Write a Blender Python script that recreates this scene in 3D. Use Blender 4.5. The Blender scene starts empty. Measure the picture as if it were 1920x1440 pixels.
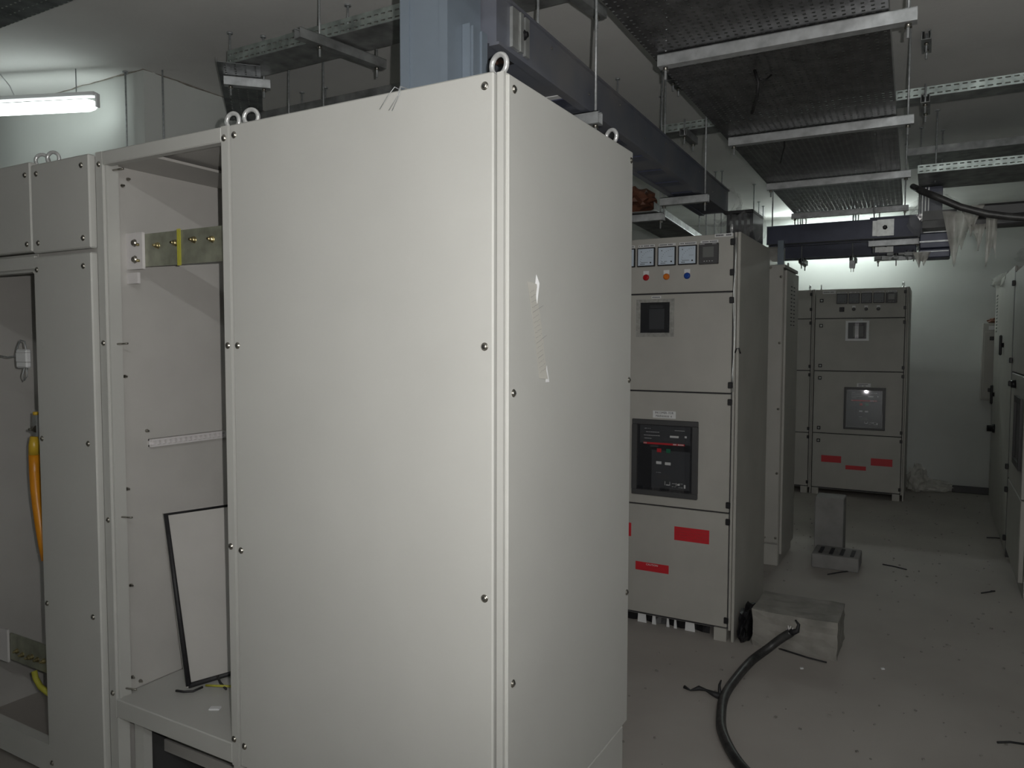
import bpy, bmesh, math, random
from mathutils import Vector, Matrix
random.seed(7)
S = bpy.context.scene
C = S.collection
PI = math.pi
# ------------------------------------------------------------------ camera
FPX, YAW, PITCH, ROLL = 1404.95, .5127, .0533, .0023
EYE = Vector((0, 0, 1.6))
FW = Vector((-math.sin(YAW)*math.cos(PITCH), math.cos(YAW)*math.cos(PITCH), -math.sin(PITCH)))
R0 = Vector((math.cos(YAW), math.sin(YAW), 0)); U0 = R0.cross(FW)
RT = R0*math.cos(ROLL)+U0*math.sin(ROLL); UP = U0*math.cos(ROLL)-R0*math.sin(ROLL)
cd = bpy.data.cameras.new('camera'); cam = bpy.data.objects.new('camera', cd); C.objects.link(cam)
cd.sensor_width = 36; cd.lens = FPX/1920*36; cd.clip_start = .02
cam.matrix_world = Matrix(((RT.x, UP.x, -FW.x, EYE.x), (RT.y, UP.y, -FW.y, EYE.y), (RT.z, UP.z, -FW.z, EYE.z), (0, 0, 0, 1)))
S.camera = cam
# ------------------------------------------------------------------ view, world, flash
S.view_settings.view_transform = 'Standard'; S.view_settings.look = 'None'
S.view_settings.exposure = 0; S.view_settings.gamma = 1
W = bpy.data.worlds.new('world'); S.world = W; W.use_nodes = True
W.node_tree.nodes['Background'].inputs[0].default_value = (.8, .9, 1, 1)
W.node_tree.nodes['Background'].inputs[1].default_value = .02
FLASH_W, FLASH_UP = 112.0, .25
fl = bpy.data.lights.new('camera_flash', 'SPOT'); flo = bpy.data.objects.new('camera_flash', fl); C.objects.link(flo)
fl.energy = FLASH_W; fl.color = (1, .965, .93); fl.shadow_soft_size = .006; fl.spot_size = math.radians(130); fl.spot_blend = 1.0
flo.location = EYE + RT*.05 + UP*.035
flo.rotation_euler = (FW + UP*FLASH_UP + RT*.05).to_track_quat('-Z', 'Y').to_euler()

def at(px, py, ax, v):
    """point of the room seen at that place of the photograph, on the plane axis = v"""
    d = FW + RT*((px-960)/FPX) + UP*((720-py)/FPX); i = 'xyz'.index(ax)
    return EYE + d*((v-EYE[i])/d[i])

# ------------------------------------------------------------------ materials
def nt(name):
    m = bpy.data.materials.new(name); m.use_nodes = True
    return m, m.node_tree.nodes, m.node_tree.links, m.node_tree.nodes['Principled BSDF']
def mat(name, col, rough=.5, metal=0, var=0, vscale=4, bump=0, bscale=300, spec=.5, alpha=1, trans=0, emit=None, es=0, col2=None):
    m, N, L, b = nt(name)
    b.inputs['Base Color'].default_value = (*col, 1); b.inputs['Roughness'].default_value = rough
    b.inputs['Metallic'].default_value = metal; b.inputs['Specular IOR Level'].default_value = spec
    b.inputs['Alpha'].default_value = alpha; b.inputs['Transmission Weight'].default_value = trans
    tc = N.new('ShaderNodeTexCoord')
    if var or col2:
        n = N.new('ShaderNodeTexNoise'); n.inputs['Scale'].default_value = vscale; n.inputs['Detail'].default_value = 6
        L.new(tc.outputs['Object'], n.inputs['Vector'])
        r = N.new('ShaderNodeValToRGB'); r.color_ramp.elements[0].position = .32; r.color_ramp.elements[1].position = .68
        c2 = col2 or tuple(min(1, c*(1+var)) for c in col)
        c1 = col if col2 else tuple(c*(1-var) for c in col)
        r.color_ramp.elements[0].color = (*c1, 1); r.color_ramp.elements[1].color = (*c2, 1)
        L.new(n.outputs['Fac'], r.inputs['Fac']); L.new(r.outputs['Color'], b.inputs['Base Color'])
    if bump:
        n = N.new('ShaderNodeTexNoise'); n.inputs['Scale'].default_value = bscale; n.inputs['Detail'].default_value = 2
        L.new(tc.outputs['Object'], n.inputs['Vector'])
        u = N.new('ShaderNodeBump'); u.inputs['Strength'].default_value = bump; u.inputs['Distance'].default_value = .002
        L.new(n.outputs['Fac'], u.inputs['Height']); L.new(u.outputs['Normal'], b.inputs['Normal'])
    if emit: b.inputs['Emission Color'].default_value = (*emit, 1); b.inputs['Emission Strength'].default_value = es
    return m
def perf(name, base, ax1, ax2, s1, s2, h1, h2, o2=0.):
    """galvanised sheet punched with holes: cells s1 x s2, holes h1 x h2 (half sizes) on the object's own axes"""
    m = mat(name, base, .42, .85, var=.35, vscale=14); N = m.node_tree.nodes; L = m.node_tree.links; b = N['Principled BSDF']
    tc = N.new('ShaderNodeTexCoord'); sx = N.new('ShaderNodeSeparateXYZ'); L.new(tc.outputs['Object'], sx.inputs[0])
    def cell(ax, s, h, off):
        a = N.new('ShaderNodeMath'); a.operation = 'ADD'; a.inputs[1].default_value = off; L.new(sx.outputs[ax], a.inputs[0])
        d = N.new('ShaderNodeMath'); d.operation = 'DIVIDE'; d.inputs[1].default_value = s; L.new(a.outputs[0], d.inputs[0])
        f = N.new('ShaderNodeMath'); f.operation = 'FRACT'; L.new(d.outputs[0], f.inputs[0])
        t = N.new('ShaderNodeMath'); t.operation = 'SUBTRACT'; t.inputs[1].default_value = .5; L.new(f.outputs[0], t.inputs[0])
        c = N.new('ShaderNodeMath'); c.operation = 'ABSOLUTE'; L.new(t.outputs[0], c.inputs[0])
        g = N.new('ShaderNodeMath'); g.operation = 'LESS_THAN'; g.inputs[1].default_value = h/s; L.new(c.outputs[0], g.inputs[0])
        return g
    g1 = cell(ax1, s1, h1, 0); g2 = cell(ax2, s2, h2, o2)
    k = N.new('ShaderNodeMath'); k.operation = 'MULTIPLY'; L.new(g1.outputs[0], k.inputs[0]); L.new(g2.outputs[0], k.inputs[1])
    i = N.new('ShaderNodeMath'); i.operation = 'SUBTRACT'; i.inputs[0].default_value = 1; L.new(k.outputs[0], i.inputs[1])
    L.new(i.outputs[0], b.inputs['Alpha'])
    return m
M = {}
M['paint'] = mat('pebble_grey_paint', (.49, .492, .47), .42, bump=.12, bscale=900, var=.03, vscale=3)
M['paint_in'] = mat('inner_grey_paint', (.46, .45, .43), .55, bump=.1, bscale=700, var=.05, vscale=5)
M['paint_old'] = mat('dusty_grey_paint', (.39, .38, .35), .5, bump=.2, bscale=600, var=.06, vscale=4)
M['seam'] = mat('dark_seam', (.035, .035, .04), .8)
M['steel'] = mat('zinc_screw', (.42, .40, .36), .28, 1)
M['chrome'] = mat('zinc_eye', (.66, .67, .67), .22, .45, var=.12, vscale=60)
M['galv'] = mat('galvanised_steel', (.47, .49, .50), .42, .5, var=.2, vscale=25)
M['galv_dark'] = mat('dull_galvanised_steel', (.27, .28, .28), .5, .5, var=.35, vscale=12)
M['rod'] = mat('threaded_rod', (.40, .42, .43), .45, .5, var=.2, vscale=80)
M['black'] = mat('black_plastic', (.012, .012, .014), .45)
M['rubber'] = mat('black_rubber', (.018, .018, .02), .6, var=.3, vscale=40)
M['sheath'] = mat('cable_sheath', (.012, .012, .013), .42, bump=.3, bscale=60, col2=(.05, .05, .05), vscale=22)
M['blue'] = mat('blue_grey_enamel', (.17, .205, .245), .38, .1, var=.06, vscale=5)
M['blue_dusty'] = mat('dusty_blue_enamel', (.105, .12, .16), .5, .1, col2=(.18, .18, .19), vscale=3.5)
M['blue_dark'] = mat('dark_blue_enamel', (.055, .062, .10), .4, .1, var=.2, vscale=6)
M['alu'] = mat('aluminium', (.55, .57, .56), .35, .7, var=.12, vscale=30)
M['brass'] = mat('passivated_brass', (.50, .42, .22), .3, 1, var=.5, vscale=50)
M['busbar'] = mat('olive_passivated_bar', (.30, .31, .245), .4, .45, var=.25, vscale=18)
M['yellow'] = mat('yellow_green_sleeve', (.42, .40, .05), .5)
M['orange'] = mat('orange_sleeve', (.62, .24, .01), .35, var=.12, vscale=12)
M['ochre'] = mat('yellow_sleeve', (.55, .36, .03), .35)
M['white'] = mat('white_plastic', (.72, .73, .74), .5)
M['nylon'] = mat('white_nylon', (.62, .60, .60), .5)
M['label'] = mat('label_white', (.66, .67, .67), .5)
M['ink'] = mat('label_ink', (.03, .03, .035), .6)
M['pencil'] = mat('faded_ink', (.20, .20, .21), .6)
M['meterface'] = mat('meter_face', (.55, .63, .72), .25, var=.03, vscale=30)
M['screen'] = mat('lcd', (.16, .165, .16), .2)
M['red'] = mat('red_sticker', (.52, .02, .03), .45)
M['redlamp'] = mat('red_lens', (.40, .01, .015), .2)
M['orangelamp'] = mat('orange_lens', (.60, .16, .02), .2)
M['bluelamp'] = mat('blue_lens', (.015, .06, .30), .2)
M['green'] = mat('green_button', (.01, .16, .08), .4)
M['dgrey'] = mat('dark_grey_frame', (.06, .06, .062), .45)
M['acb'] = mat('breaker_black', (.017, .018, .022), .35)
M['acb2'] = mat('breaker_grey', (.05, .053, .06), .4)
m_, N_, L_n, b_n = nt('acrylic_pane')
tr_ = N_.new('ShaderNodeBsdfTransparent'); gl_ = N_.new('ShaderNodeBsdfGlossy'); gl_.inputs['Roughness'].default_value = .012; gl_.inputs['Color'].default_value = (.95, .93, 1, 1)
mx_ = N_.new('ShaderNodeMixShader'); mx_.inputs[0].default_value = .07; L_n.new(tr_.outputs[0], mx_.inputs[1]); L_n.new(gl_.outputs[0], mx_.inputs[2]); L_n.new(mx_.outputs[0], N_['Material Output'].inputs['Surface'])
M['pane'] = m_
M['gasket'] = mat('clear_gasket', (.55, .55, .52), .3, alpha=.5, var=.2, vscale=60)
M['dial_far'] = mat('shaded_meter_face', (.13, .14, .15), .4)  # same dial as the nearer meters, its shade put into the colour
M['film'] = mat('plastic_film', (.72, .71, .66), .22, alpha=.42, var=.25, vscale=9, bump=.6, bscale=30)
M['wrap'] = mat('stretch_wrap', (.8, .82, .82), .12, alpha=.12, bump=1, bscale=18, spec=.8)
M['tape'] = mat('masking_tape', (.53, .52, .48), .35, bump=.3, bscale=60)
M['brick'] = mat('orange_brown_wrap', (.15, .065, .04), .5, var=.25, vscale=20)
M['slab'] = mat('rough_concrete', (.25, .24, .22), .9, var=.25, vscale=9, bump=.7, bscale=30)
M['slab2'] = mat('pale_concrete', (.24, .235, .23), .9, var=.15, vscale=7, bump=.6, bscale=30)
M['floor'] = mat('dusty_floor', (.34, .315, .29), .85, col2=(.41, .384, .356), vscale=1.6, bump=.35, bscale=14)
M['ceil'] = mat('painted_ceiling', (.80, .80, .785), .9, var=.04, vscale=2.2, bump=.4, bscale=40)
M['wall'] = mat('painted_wall', (.56, .58, .56), .85, var=.04, vscale=2, bump=.3, bscale=20)
M['crack'] = mat('plaster_crack', (.24, .22, .19), .9, var=.3, vscale=30)
ES_L, ES_F, ES_B = 4.5, 60, 140
M['tube_l'] = mat('lit_tube', (1, 1, 1), .4, emit=(.90, 1, .96), es=ES_L)
M['tube_f'] = mat('lit_tube_far', (1, 1, 1), .4, emit=(.90, 1, .96), es=ES_F)
M['tube_fill'] = mat('lit_tube_fill', (1, 1, 1), .4, emit=(.98, 1, .985), es=ES_B)  # emission of the added ambient lamp behind the camera
M['hole_big'] = perf('perforated_tray', (.17, .17, .175), 0, 1, .030, .028, .0058, .0052)
M['hole_flange'] = perf('slotted_flange', (.44, .50, .48), 0, 2, .036, .027, .011, .0032, .0005)
M['hole_floor'] = perf('perforated_base', (.24, .25, .26), 0, 1, .03, .045, .007, .004)

# ------------------------------------------------------------------ mesh building
class MB:
    def __init__(s): s.bm = bmesh.new(); s.mi = 0
    def box(s, a, b, bev=0, seg=1, rz=0, c=None):
        x0, x1 = sorted((a[0], b[0])); y0, y1 = sorted((a[1], b[1])); z0, z1 = sorted((a[2], b[2]))
        v = [s.bm.verts.new((x, y, z)) for z in (z0, z1) for x, y in ((x0, y0), (x1, y0), (x1, y1), (x0, y1))]
        fs = [s.bm.faces.new([v[i] for i in f]) for f in ((3, 2, 1, 0), (4, 5, 6, 7), (0, 1, 5, 4), (1, 2, 6, 5), (2, 3, 7, 6), (3, 0, 4, 7))]
        for f in fs: f.material_index = s.mi
        if rz:
            c = Vector(c or ((x0+x1)/2, (y0+y1)/2, 0)); bmesh.ops.rotate(s.bm, verts=v, cent=c, matrix=Matrix.Rotation(rz, 3, 'Z'))
        if bev:
            es = list({e for f in fs for e in f.edges}); bmesh.ops.bevel(s.bm, geom=es, offset=bev, segments=seg, profile=.5, affect='EDGES', material=-1)
        return s
    def poly(s, pts, d=None):
        """flat polygon, thickened by the vector d"""
        a = [s.bm.verts.new(p) for p in pts]
        f = s.bm.faces.new(a); f.material_index = s.mi
        if d is not None:
            b = [s.bm.verts.new(Vector(p)+Vector(d)) for p in pts]; n = len(a)
            g = s.bm.faces.new(b[::-1]); g.material_index = s.mi
            for i in range(n):
                h = s.bm.faces.new((a[(i+1) % n], a[i], b[i], b[(i+1) % n])); h.material_index = s.mi
        return s
    def tube(s, pts, r, n=8, cap=True):
        P = [Vector(p) for p in pts]; rings = []; nrm = None
        for i, p in enumerate(P):
            t = (P[min(i+1, len(P)-1)]-P[max(i-1, 0)]).normalized()
            if nrm is None: nrm = t.orthogonal().normalized()
            nrm = (nrm - t*nrm.dot(t)).normalized(); bn = t.cross(nrm)
            rr = r[i] if isinstance(r, (list, tuple)) else r
            rings.append([s.bm.verts.new(p+(nrm*math.cos(2*PI*k/n)+bn*math.sin(2*PI*k/n))*rr) for k in range(n)])
        for a, b in zip(rings, rings[1:]):
            for k in range(n):
                f = s.bm.faces.new((a[k], a[(k+1) % n], b[(k+1) % n], b[k])); f.smooth = True; f.material_index = s.mi
        if cap:
            for q in (rings[0][::-1], rings[-1]):
                f = s.bm.faces.new(q); f.material_index = s.mi
        return s
    def lathe(s, prof, o, axis, n=16):
        """prof: (distance along axis, radius)"""
        A = Vector(axis).normalized(); u = A.orthogonal().normalized(); w = A.cross(u); o = Vector(o); rings = []
        for t, r in prof:
            rings.append([s.bm.verts.new(o+A*t+(u*math.cos(2*PI*k/n)+w*math.sin(2*PI*k/n))*max(r, 1e-5)) for k in range(n)])
        for a, b in zip(rings, rings[1:]):
            for k in range(n):
                f = s.bm.faces.new((a[k], a[(k+1) % n], b[(k+1) % n], b[k])); f.smooth = True; f.material_index = s.mi
        f = s.bm.faces.new(rings[0][::-1]); f.material_index = s.mi
        f = s.bm.faces.new(rings[-1]); f.material_index = s.mi
        return s
    def torus(s, o, axis, R, r, n=24, k=10):
        A = Vector(axis).normalized(); u = A.orthogonal().normalized(); w = A.cross(u); o = Vector(o); rings = []
        for i in range(n):
            d = u*math.cos(2*PI*i/n)+w*math.sin(2*PI*i/n)
            rings.append([s.bm.verts.new(o+d*(R+r*math.cos(2*PI*j/k))+A*r*math.sin(2*PI*j/k)) for j in range(k)])
        for i in range(n):
            a, b = rings[i], rings[(i+1) % n]
            for j in range(k):
                f = s.bm.faces.new((a[j], a[(j+1) % k], b[(j+1) % k], b[j])); f.smooth = True; f.material_index = s.mi
        return s
    def build(s, name, mats, parent=None, local=False, loc=None, rz=0):
        if not isinstance(mats, (list, tuple)): mats = [mats]
        bmesh.ops.recalc_face_normals(s.bm, faces=s.bm.faces)
        off = Vector((0, 0, 0))
        if parent is not None and not local: off = chain(parent)
        if parent is None:
            if loc is None:
                vs = [v.co for v in s.bm.verts]
                off = Vector(((min(v.x for v in vs)+max(v.x for v in vs))/2, (min(v.y for v in vs)+max(v.y for v in vs))/2, min(v.z for v in vs)))
            else: off = Vector((0, 0, 0))
        if off.length: bmesh.ops.translate(s.bm, verts=s.bm.verts, vec=-off)
        me = bpy.data.meshes.new(name); s.bm.to_mesh(me); s.bm.free()
        for m in mats: me.materials.append(m if not isinstance(m, str) else M[m])
        o = bpy.data.objects.new(name, me); C.objects.link(o)
        if parent is not None: o.parent = parent
        else: o.location = off if loc is None else Vector(loc); o.rotation_euler.z = rz
        return o
def chain(o):
    v = Vector((0, 0, 0))
    while o is not None: v += Vector(o.location); o = o.parent
    return v
GROUPS = {'rod': 'hanger rods dropping from the ceiling', 'support': 'channel crossbars under trays and ducts', 'cabinet': 'switchgear cabinets standing in rows', 'cable tray': 'cable trays under the ceiling', 'bus duct': 'bus ducts overhead', 'lamp': 'tube lamps', 'scrap': 'scraps lying about'}
def tag(o, label=None, cat=None, group=None, kind=None):
    group = group or GROUPS.get(cat)
    if label: o['label'] = label
    if cat: o['category'] = cat
    if group: o['group'] = group
    if kind: o['kind'] = kind
    return o
def thing(name, label, cat, loc, rz=0, group=None):
    o = bpy.data.objects.new(name, None); C.objects.link(o); o.location = loc; o.rotation_euler.z = rz; o.empty_display_size = .1
    return tag(o, label, cat, group)
def struct(name, mb, m): return tag(mb.build(name, m), kind='structure')
def bx(name, a, b, m, parent=None, bev=0, **k): return MB().box(a, b, bev).build(name, m, parent, **k)
def text(name, s, size, loc, m, parent, squeeze=1, rot=(PI/2, 0, 0)):
    cu = bpy.data.curves.new(name, 'FONT'); cu.body = s; cu.size = size; cu.extrude = .0003; cu.align_x = 'CENTER'; cu.align_y = 'CENTER'; cu.resolution_u = 2
    t = bpy.data.objects.new('t', cu); me = bpy.data.meshes.new_from_object(t); bpy.data.objects.remove(t)
    me.transform(Matrix.Diagonal((squeeze, 1, 1, 1))); me.materials.append(M[m])
    o = bpy.data.objects.new(name, me); C.objects.link(o); o.parent = parent
    o.location = Vector(loc)-chain(parent); o.rotation_euler = rot
    return o
# shared screw heads
def screw_mesh(ax, r):
    mb = MB(); mb.lathe([(0, r*1.0), (.0012, r*1.0), (.0014, r*.82), (.003, r*.78), (.0048, r*.55), (.0056, r*.25), (.0057, .0004)], (0, 0, 0), ax, 14)
    mb.mi = 1
    A = Vector(ax); h = r*.3; w = r*.06
    for k in range(2):
        if abs(A.y) > .5: a, b = ((-h, -.0060, -w), (h, -.0054, w)) if k else ((-w, -.0060, -h), (w, -.0054, h))
        else: a, b = ((.0054, -h, -w), (.0060, h, w)) if k else ((.0054, -w, -h), (.0060, w, h))
        mb.box(a, b)
    bmesh.ops.recalc_face_normals(mb.bm, faces=mb.bm.faces)
    me = bpy.data.meshes.new('screw'); mb.bm.to_mesh(me); mb.bm.free(); me.materials.append(M['steel']); me.materials.append(M['seam'])
    return me
SF = screw_mesh((0, -1, 0), .0092); SS = screw_mesh((1, 0, 0), .0092); SFS = screw_mesh((0, -1, 0), .0055)
def screw(parent, p, me=None):
    o = bpy.data.objects.new('screw', me or SF); C.objects.link(o); o.parent = parent; o.location = Vector(p)-chain(parent); return o
def eye(parent, p, rz=.6, R=.0175, r=.0052):
    mb = MB(); z = p[2]
    mb.lathe([(0, .013), (.004, .013), (.005, .008), (.010, .0065)], p, (0, 0, 1), 14)
    mb.torus((p[0], p[1], z+.008+R), (math.cos(rz), math.sin(rz), 0), R, r)
    return mb.build('lifting_eye', 'chrome', parent)

# ------------------------------------------------------------------ the setting
HC = 3.1
struct('floor', MB().box((-4.2, -2.6, -.1), (2.2, 9.7, 0)), 'floor')
struct('ceiling', MB().box((-8.2, -2.6, HC), (2.2, 9.7, HC+.12)), 'ceil')
struct('wall_far', MB().box((-4.2, 9.5, 0), (2.2, 9.7, HC)), 'wall')
struct('wall_left', MB().box((-4.2, 2.86, 0), (-3.82, 9.5, HC)), 'wall')
struct('wall_front_left', MB().box((-8.2, 2.66, 0), (-3.82, 2.86, HC)), 'wall')
struct('floor_left', MB().box((-8.2, -2.6, -.1), (-4.2, 2.86, 0)), 'floor')
struct('wall_outer', MB().box((-8.4, -2.6, 0), (-8.2, 2.86, HC)), 'wall')
struct('wall_right', MB().box((2.2, -2.6, 0), (2.4, 9.7, HC)), 'wall')
struct('wall_back', MB().box((-8.2, -2.8, 0), (2.2, -2.6, HC)), 'wall')
def crack(pts, w):
    mb = MB(); P = []
    for a, b in zip(pts, pts[1:]):
        a, b = Vector(a), Vector(b); n = max(2, int((b-a).length/.06))
        for i in range(n): P.append(a.lerp(b, i/n)+Vector((random.uniform(-1, 1), random.uniform(-1, 1), 0))*.007)
    mb.tube(P, [w*random.uniform(.5, 1.3) for _ in P], 5)
    return mb
struct('trim_1', crack([(-5.9, 2.655, HC), (-3.82, 2.655, HC), (-3.815, 3.0, HC), (-3.815, 3.8, HC)], .007), 'crack')

# ------------------------------------------------------------------ front row of cabinets
ZT = 2.19
YF = 1.42
# -- the big closed cabinet
main = thing('switchgear_cabinet', 'large closed pale grey cabinet nearest the camera, bare front sheet and taped side', 'cabinet', (-1.26, 1.42, 0))
mb = MB()
for x0, x1, y0, y1 in ((-.842, -.8255, 1.427, 1.455), (-1.683, -1.655, 1.445, 1.475), (-.87, -.84, 2.175, 2.205), (-1.683, -1.655, 2.175, 2.205)): mb.box((x0, y0, .06), (x1, y1, ZT-.002))
mb.box((-1.683, 1.447, ZT-.03), (-.845, 2.2, ZT-.002)).box((-1.683, 2.19, .08), (-.84, 2.205, ZT-.03))
mb.build('frame', 'paint', main)
bx('base_channel', (-1.68, 1.425, 0), (-.83, 2.2, .39), 'paint', main, .004)
fp = bx('front_panel', (-1.678, 1.42, .405), (-.8475, 1.443, ZT), 'paint', main, .0035)
fp['label'] = 'wide blank front sheet held by rows of screws'
sp = bx('side_panel', (-.8385, 1.4375, .405), (-.819, 2.206, ZT-.004), 'paint', main, .003)
sp['label'] = 'blank side sheet with a strip of tape'
bx('sealing_strip', (-.8462, 1.437, .405), (-.8425, 1.448, ZT-.01), 'rubber', main)
for z in (2.161, 1.594, 1.026, .467):
    screw(fp, (-.869, 1.42, z)); screw(fp, (-1.661, 1.42, z))
for z in (2.158, 1.49, .824):
    screw(sp, (-.819, 1.462, z), SS); screw(sp, (-.819, 2.190, z), SS)
eye(main, (-.862, 1.47, ZT), 1.36, .0225, .0062); eye(main, (-.86, 2.13, ZT), 1.2, .021, .006); eye(main, (-1.650, 1.47, ZT), 1.9, .021, .006)
# tape on its side
p0, p1 = (1.542, 1.742), (1.604, 1.517)
tp = thing('tape_strip', 'strip of old paper tape with handwriting on the side of the large front cabinet', 'tape', (-.818, 1.57, 1.51))
mb = MB(); rows = 22; Pv = []
for i in range(rows+1):
    t = i/rows; cy = p0[0]*(1-t)+p1[0]*t + .004*math.sin(t*3); cz = p0[1]*(1-t)+p1[1]*t; w = .021*(1+.04*math.sin(i*2.1))
    lift = .003*max(0, 1-t*8)+.002*max(0, t*9-8)
    Pv.append([mb.bm.verts.new((-.8172+lift*(j/3), cy+(j/3-.5)*2*w, cz-(j/3-.5)*.004)) for j in range(4)])
for a, b in zip(Pv, Pv[1:]):
    for j in range(3): mb.bm.faces.new((a[j], a[j+1], b[j+1], b[j]))
mb.bm.normal_update(); bmesh.ops.solidify(mb.bm, geom=mb.bm.faces[:], thickness=.0003)
mb.build('tape', 'tape', tp)
mb = MB()
for i in range(17):
    t = .08+i*.052; cy = p0[0]*(1-t)+p1[0]*t+.003; cz = p0[1]*(1-t)+p1[1]*t; y = cy-.015
    while y < cy+.013:
        l = random.uniform(.0015, .004) if i not in (4, 10, 13) else .026; z = cz+(y-cy)*.35+random.uniform(-.001, .001)
        mb.poly([(-.8163, y, z), (-.8163, y+l, z+l*.35), (-.8163, y+l, z+l*.35+.0006), (-.8163, y, z+.0009)], (.0002, 0, 0)); y += l+random.uniform(.001, .003)
mb.build('handwriting', 'pencil', tp)
MB().poly([(-.815, 1.562, 1.762), (-.812, 1.572, 1.742), (-.8165, 1.570, 1.695), (-.818, 1.560, 1.73)], (.0006, 0, 0)).build('curled_edge', 'white', tp)
MB().poly([(-.817, 1.622, 1.548), (-.815, 1.632, 1.508), (-.817, 1.617, 1.508)], (.0006, 0, 0)).build('curled_edge', 'white', tp)
# loose wires over its top edge
mb = MB()
for q, (a, b, c) in enumerate((((740, 163), (727, 180), (712, 205)), ((750, 162), (745, 180), (729, 207)), ((752, 162), (748, 178), (735, 208)))):
    P = [at(a[0], a[1], 'y', 1.413), at(b[0], b[1], 'y', 1.412), at(c[0], c[1], 'y', 1.415)]
    st = [P[0]+Vector((.02, .16, 0)), P[0]+Vector((.012, .07, .003)), P[0]+Vector((.003, .015, .006))]
    for v in st: v.z = ZT+.004
    mb.tube(st+[P[0], P[1], P[2]], .0009, 5)
tag(mb.build('loose_wire', 'rod'), 'thin loose wires hanging over the top edge of the large front cabinet', 'wire')

# -- the open cabinet beside it
X0, X1, XM = -2.632, -1.686, -2.285
oc = thing('switchgear_cabinet', 'open grey cabinet with a compartment showing a bolted bar and leaning framed sheet', 'cabinet', (-2.16, 1.42, 0))
mb = MB()
mb.box((XM, 1.42, .402), (-2.252, 1.445, ZT)).box((-2.262, 1.435, .46), (-2.247, 1.470, ZT-.03)).box((-2.252, 1.428, .46), (-2.243, 1.437, ZT-.03))
mb.box((-1.712, 1.42, .40), (-1.686, 1.46, ZT))                                   # right post
mb.box((-2.252, 1.42, 2.149), (-1.712, 1.45, ZT), .003)                           # head rail
mb.box((-2.252, 1.42, .402), (-1.712, 1.455, .462), .003)                         # sill rail
mb.box((XM, 1.42, .0), (-2.245, 1.46, .402)).box((-2.235, 1.47, .0), (-2.19, 1.5, .402)).box((-1.712, 1.425, 0), (-1.686, 1.46, .402))
mb.build('frame', 'paint', oc)
mb = MB(); mb.box((-2.275, 1.46, .462), (-2.268, 2.2, ZT-.012)); lw = mb.build('inner_side_wall', 'paint_in', oc)
bx('back_wall', (-2.268, 2.19, .452), (-1.69, 2.2, ZT-.012), 'paint_in', oc)
bx('roof_plate', (X0, 1.445, ZT-.012), (-1.69, 2.2, ZT-.002), 'paint_in', oc)
bx('roof_flange', (-2.268, 1.46, 2.158), (-2.06, 2.19, 2.166), 'paint_in', oc)
bx('inner_right_wall', (-1.70, 1.46, .402), (-1.69, 2.2, ZT-.012), 'paint_in', oc)
bx('shelf', (-2.268, 1.4555, .452), (-1.70, 2.19, .459), 'paint', oc)
mb = MB(); mb.box((-2.27, 1.6, .20), (-1.70, 1.66, .24)).box((-2.27, 1.95, .10), (-1.70, 2.02, .16)).box((-2.05, 1.7, .06), (-1.97, 1.73, .40)); mb.build('base_crossbar', 'paint_in', oc)
for x, z in ((-1.700, 1.594), (-1.702, 1.032), (-1.703, .477), (-1.701, 2.158), (-2.268, 2.152), (-2.268, 1.60), (-2.268, 1.04), (-2.268, .478)): screw(oc, (x, 1.42, z))
# cover stubs: long screw threads poking into the opening
for z in (2.138, 1.597, 1.045, .485): MB().tube([(-2.25, 1.452, z), (-2.205, 1.46, z+.002)], .003, 6).build('screw_stub', 'steel', oc)
cu = bx('cover_plate', (-2.618, 1.405, 1.897), (-2.297, 1.43, ZT-.004), 'paint', oc, .004)
cl = bx('cover_plate', (-2.618, 1.405, .08), (-2.297, 1.43, 1.884), 'paint', oc, .004)
cu['label'] = 'small upper blank cover'; cl['label'] = 'tall narrow blank cover'
for z in (2.154, 1.929): screw(cu, (-2.585, 1.405, z)); screw(cu, (-2.335, 1.405, z))
for z in (1.842, 1.28, .718, .16): screw(cl, (-2.598, 1.405, z)); screw(cl, (-2.338, 1.405, z))
bx('base_shade_plate', (-2.28, 1.53, 0), (-2.271, 2.19, .45), 'dgrey', oc); bx('cable_alley', (X0, 1.431, .0), (XM-.002, 2.2, ZT-.012), 'paint_in', oc)  # dark grey plate added to stand for the shadow inside the plinth
eye(oc, (-1.722, 1.47, ZT), 1.75, .021, .006); eye(oc, (-2.60, 1.47, ZT), 2.0, .021, .006)
for y, z in ((1.495, 2.10), (1.515, 2.124), (1.488, 1.493), (1.486, 1.128), (1.49, .81), (1.487, .504), (1.515, .48), (1.56, 1.31)):
    mb = MB(); mb.lathe([(0, .006), (.003, .006), (.006, .003), (.012, .003)], (-2.268, y, z), (1, 0, 0), 8); mb.build('rivet', 'steel', lw)
# comb rail on the inner side wall
mb = MB(); mb.box((-2.268, 1.565, 1.256), (-2.248, 2.1, 1.262)).box((-2.268, 1.565, 1.276), (-2.248, 2.1, 1.282)).box((-2.268, 1.565, 1.256), (-2.262, 2.1, 1.282))
y = 1.58
while y < 2.08: mb.box((-2.262, y, 1.2565), (-2.249, y+.006, 1.2815)); y += .02
mb.build('cable_comb', 'nylon', oc)
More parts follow.
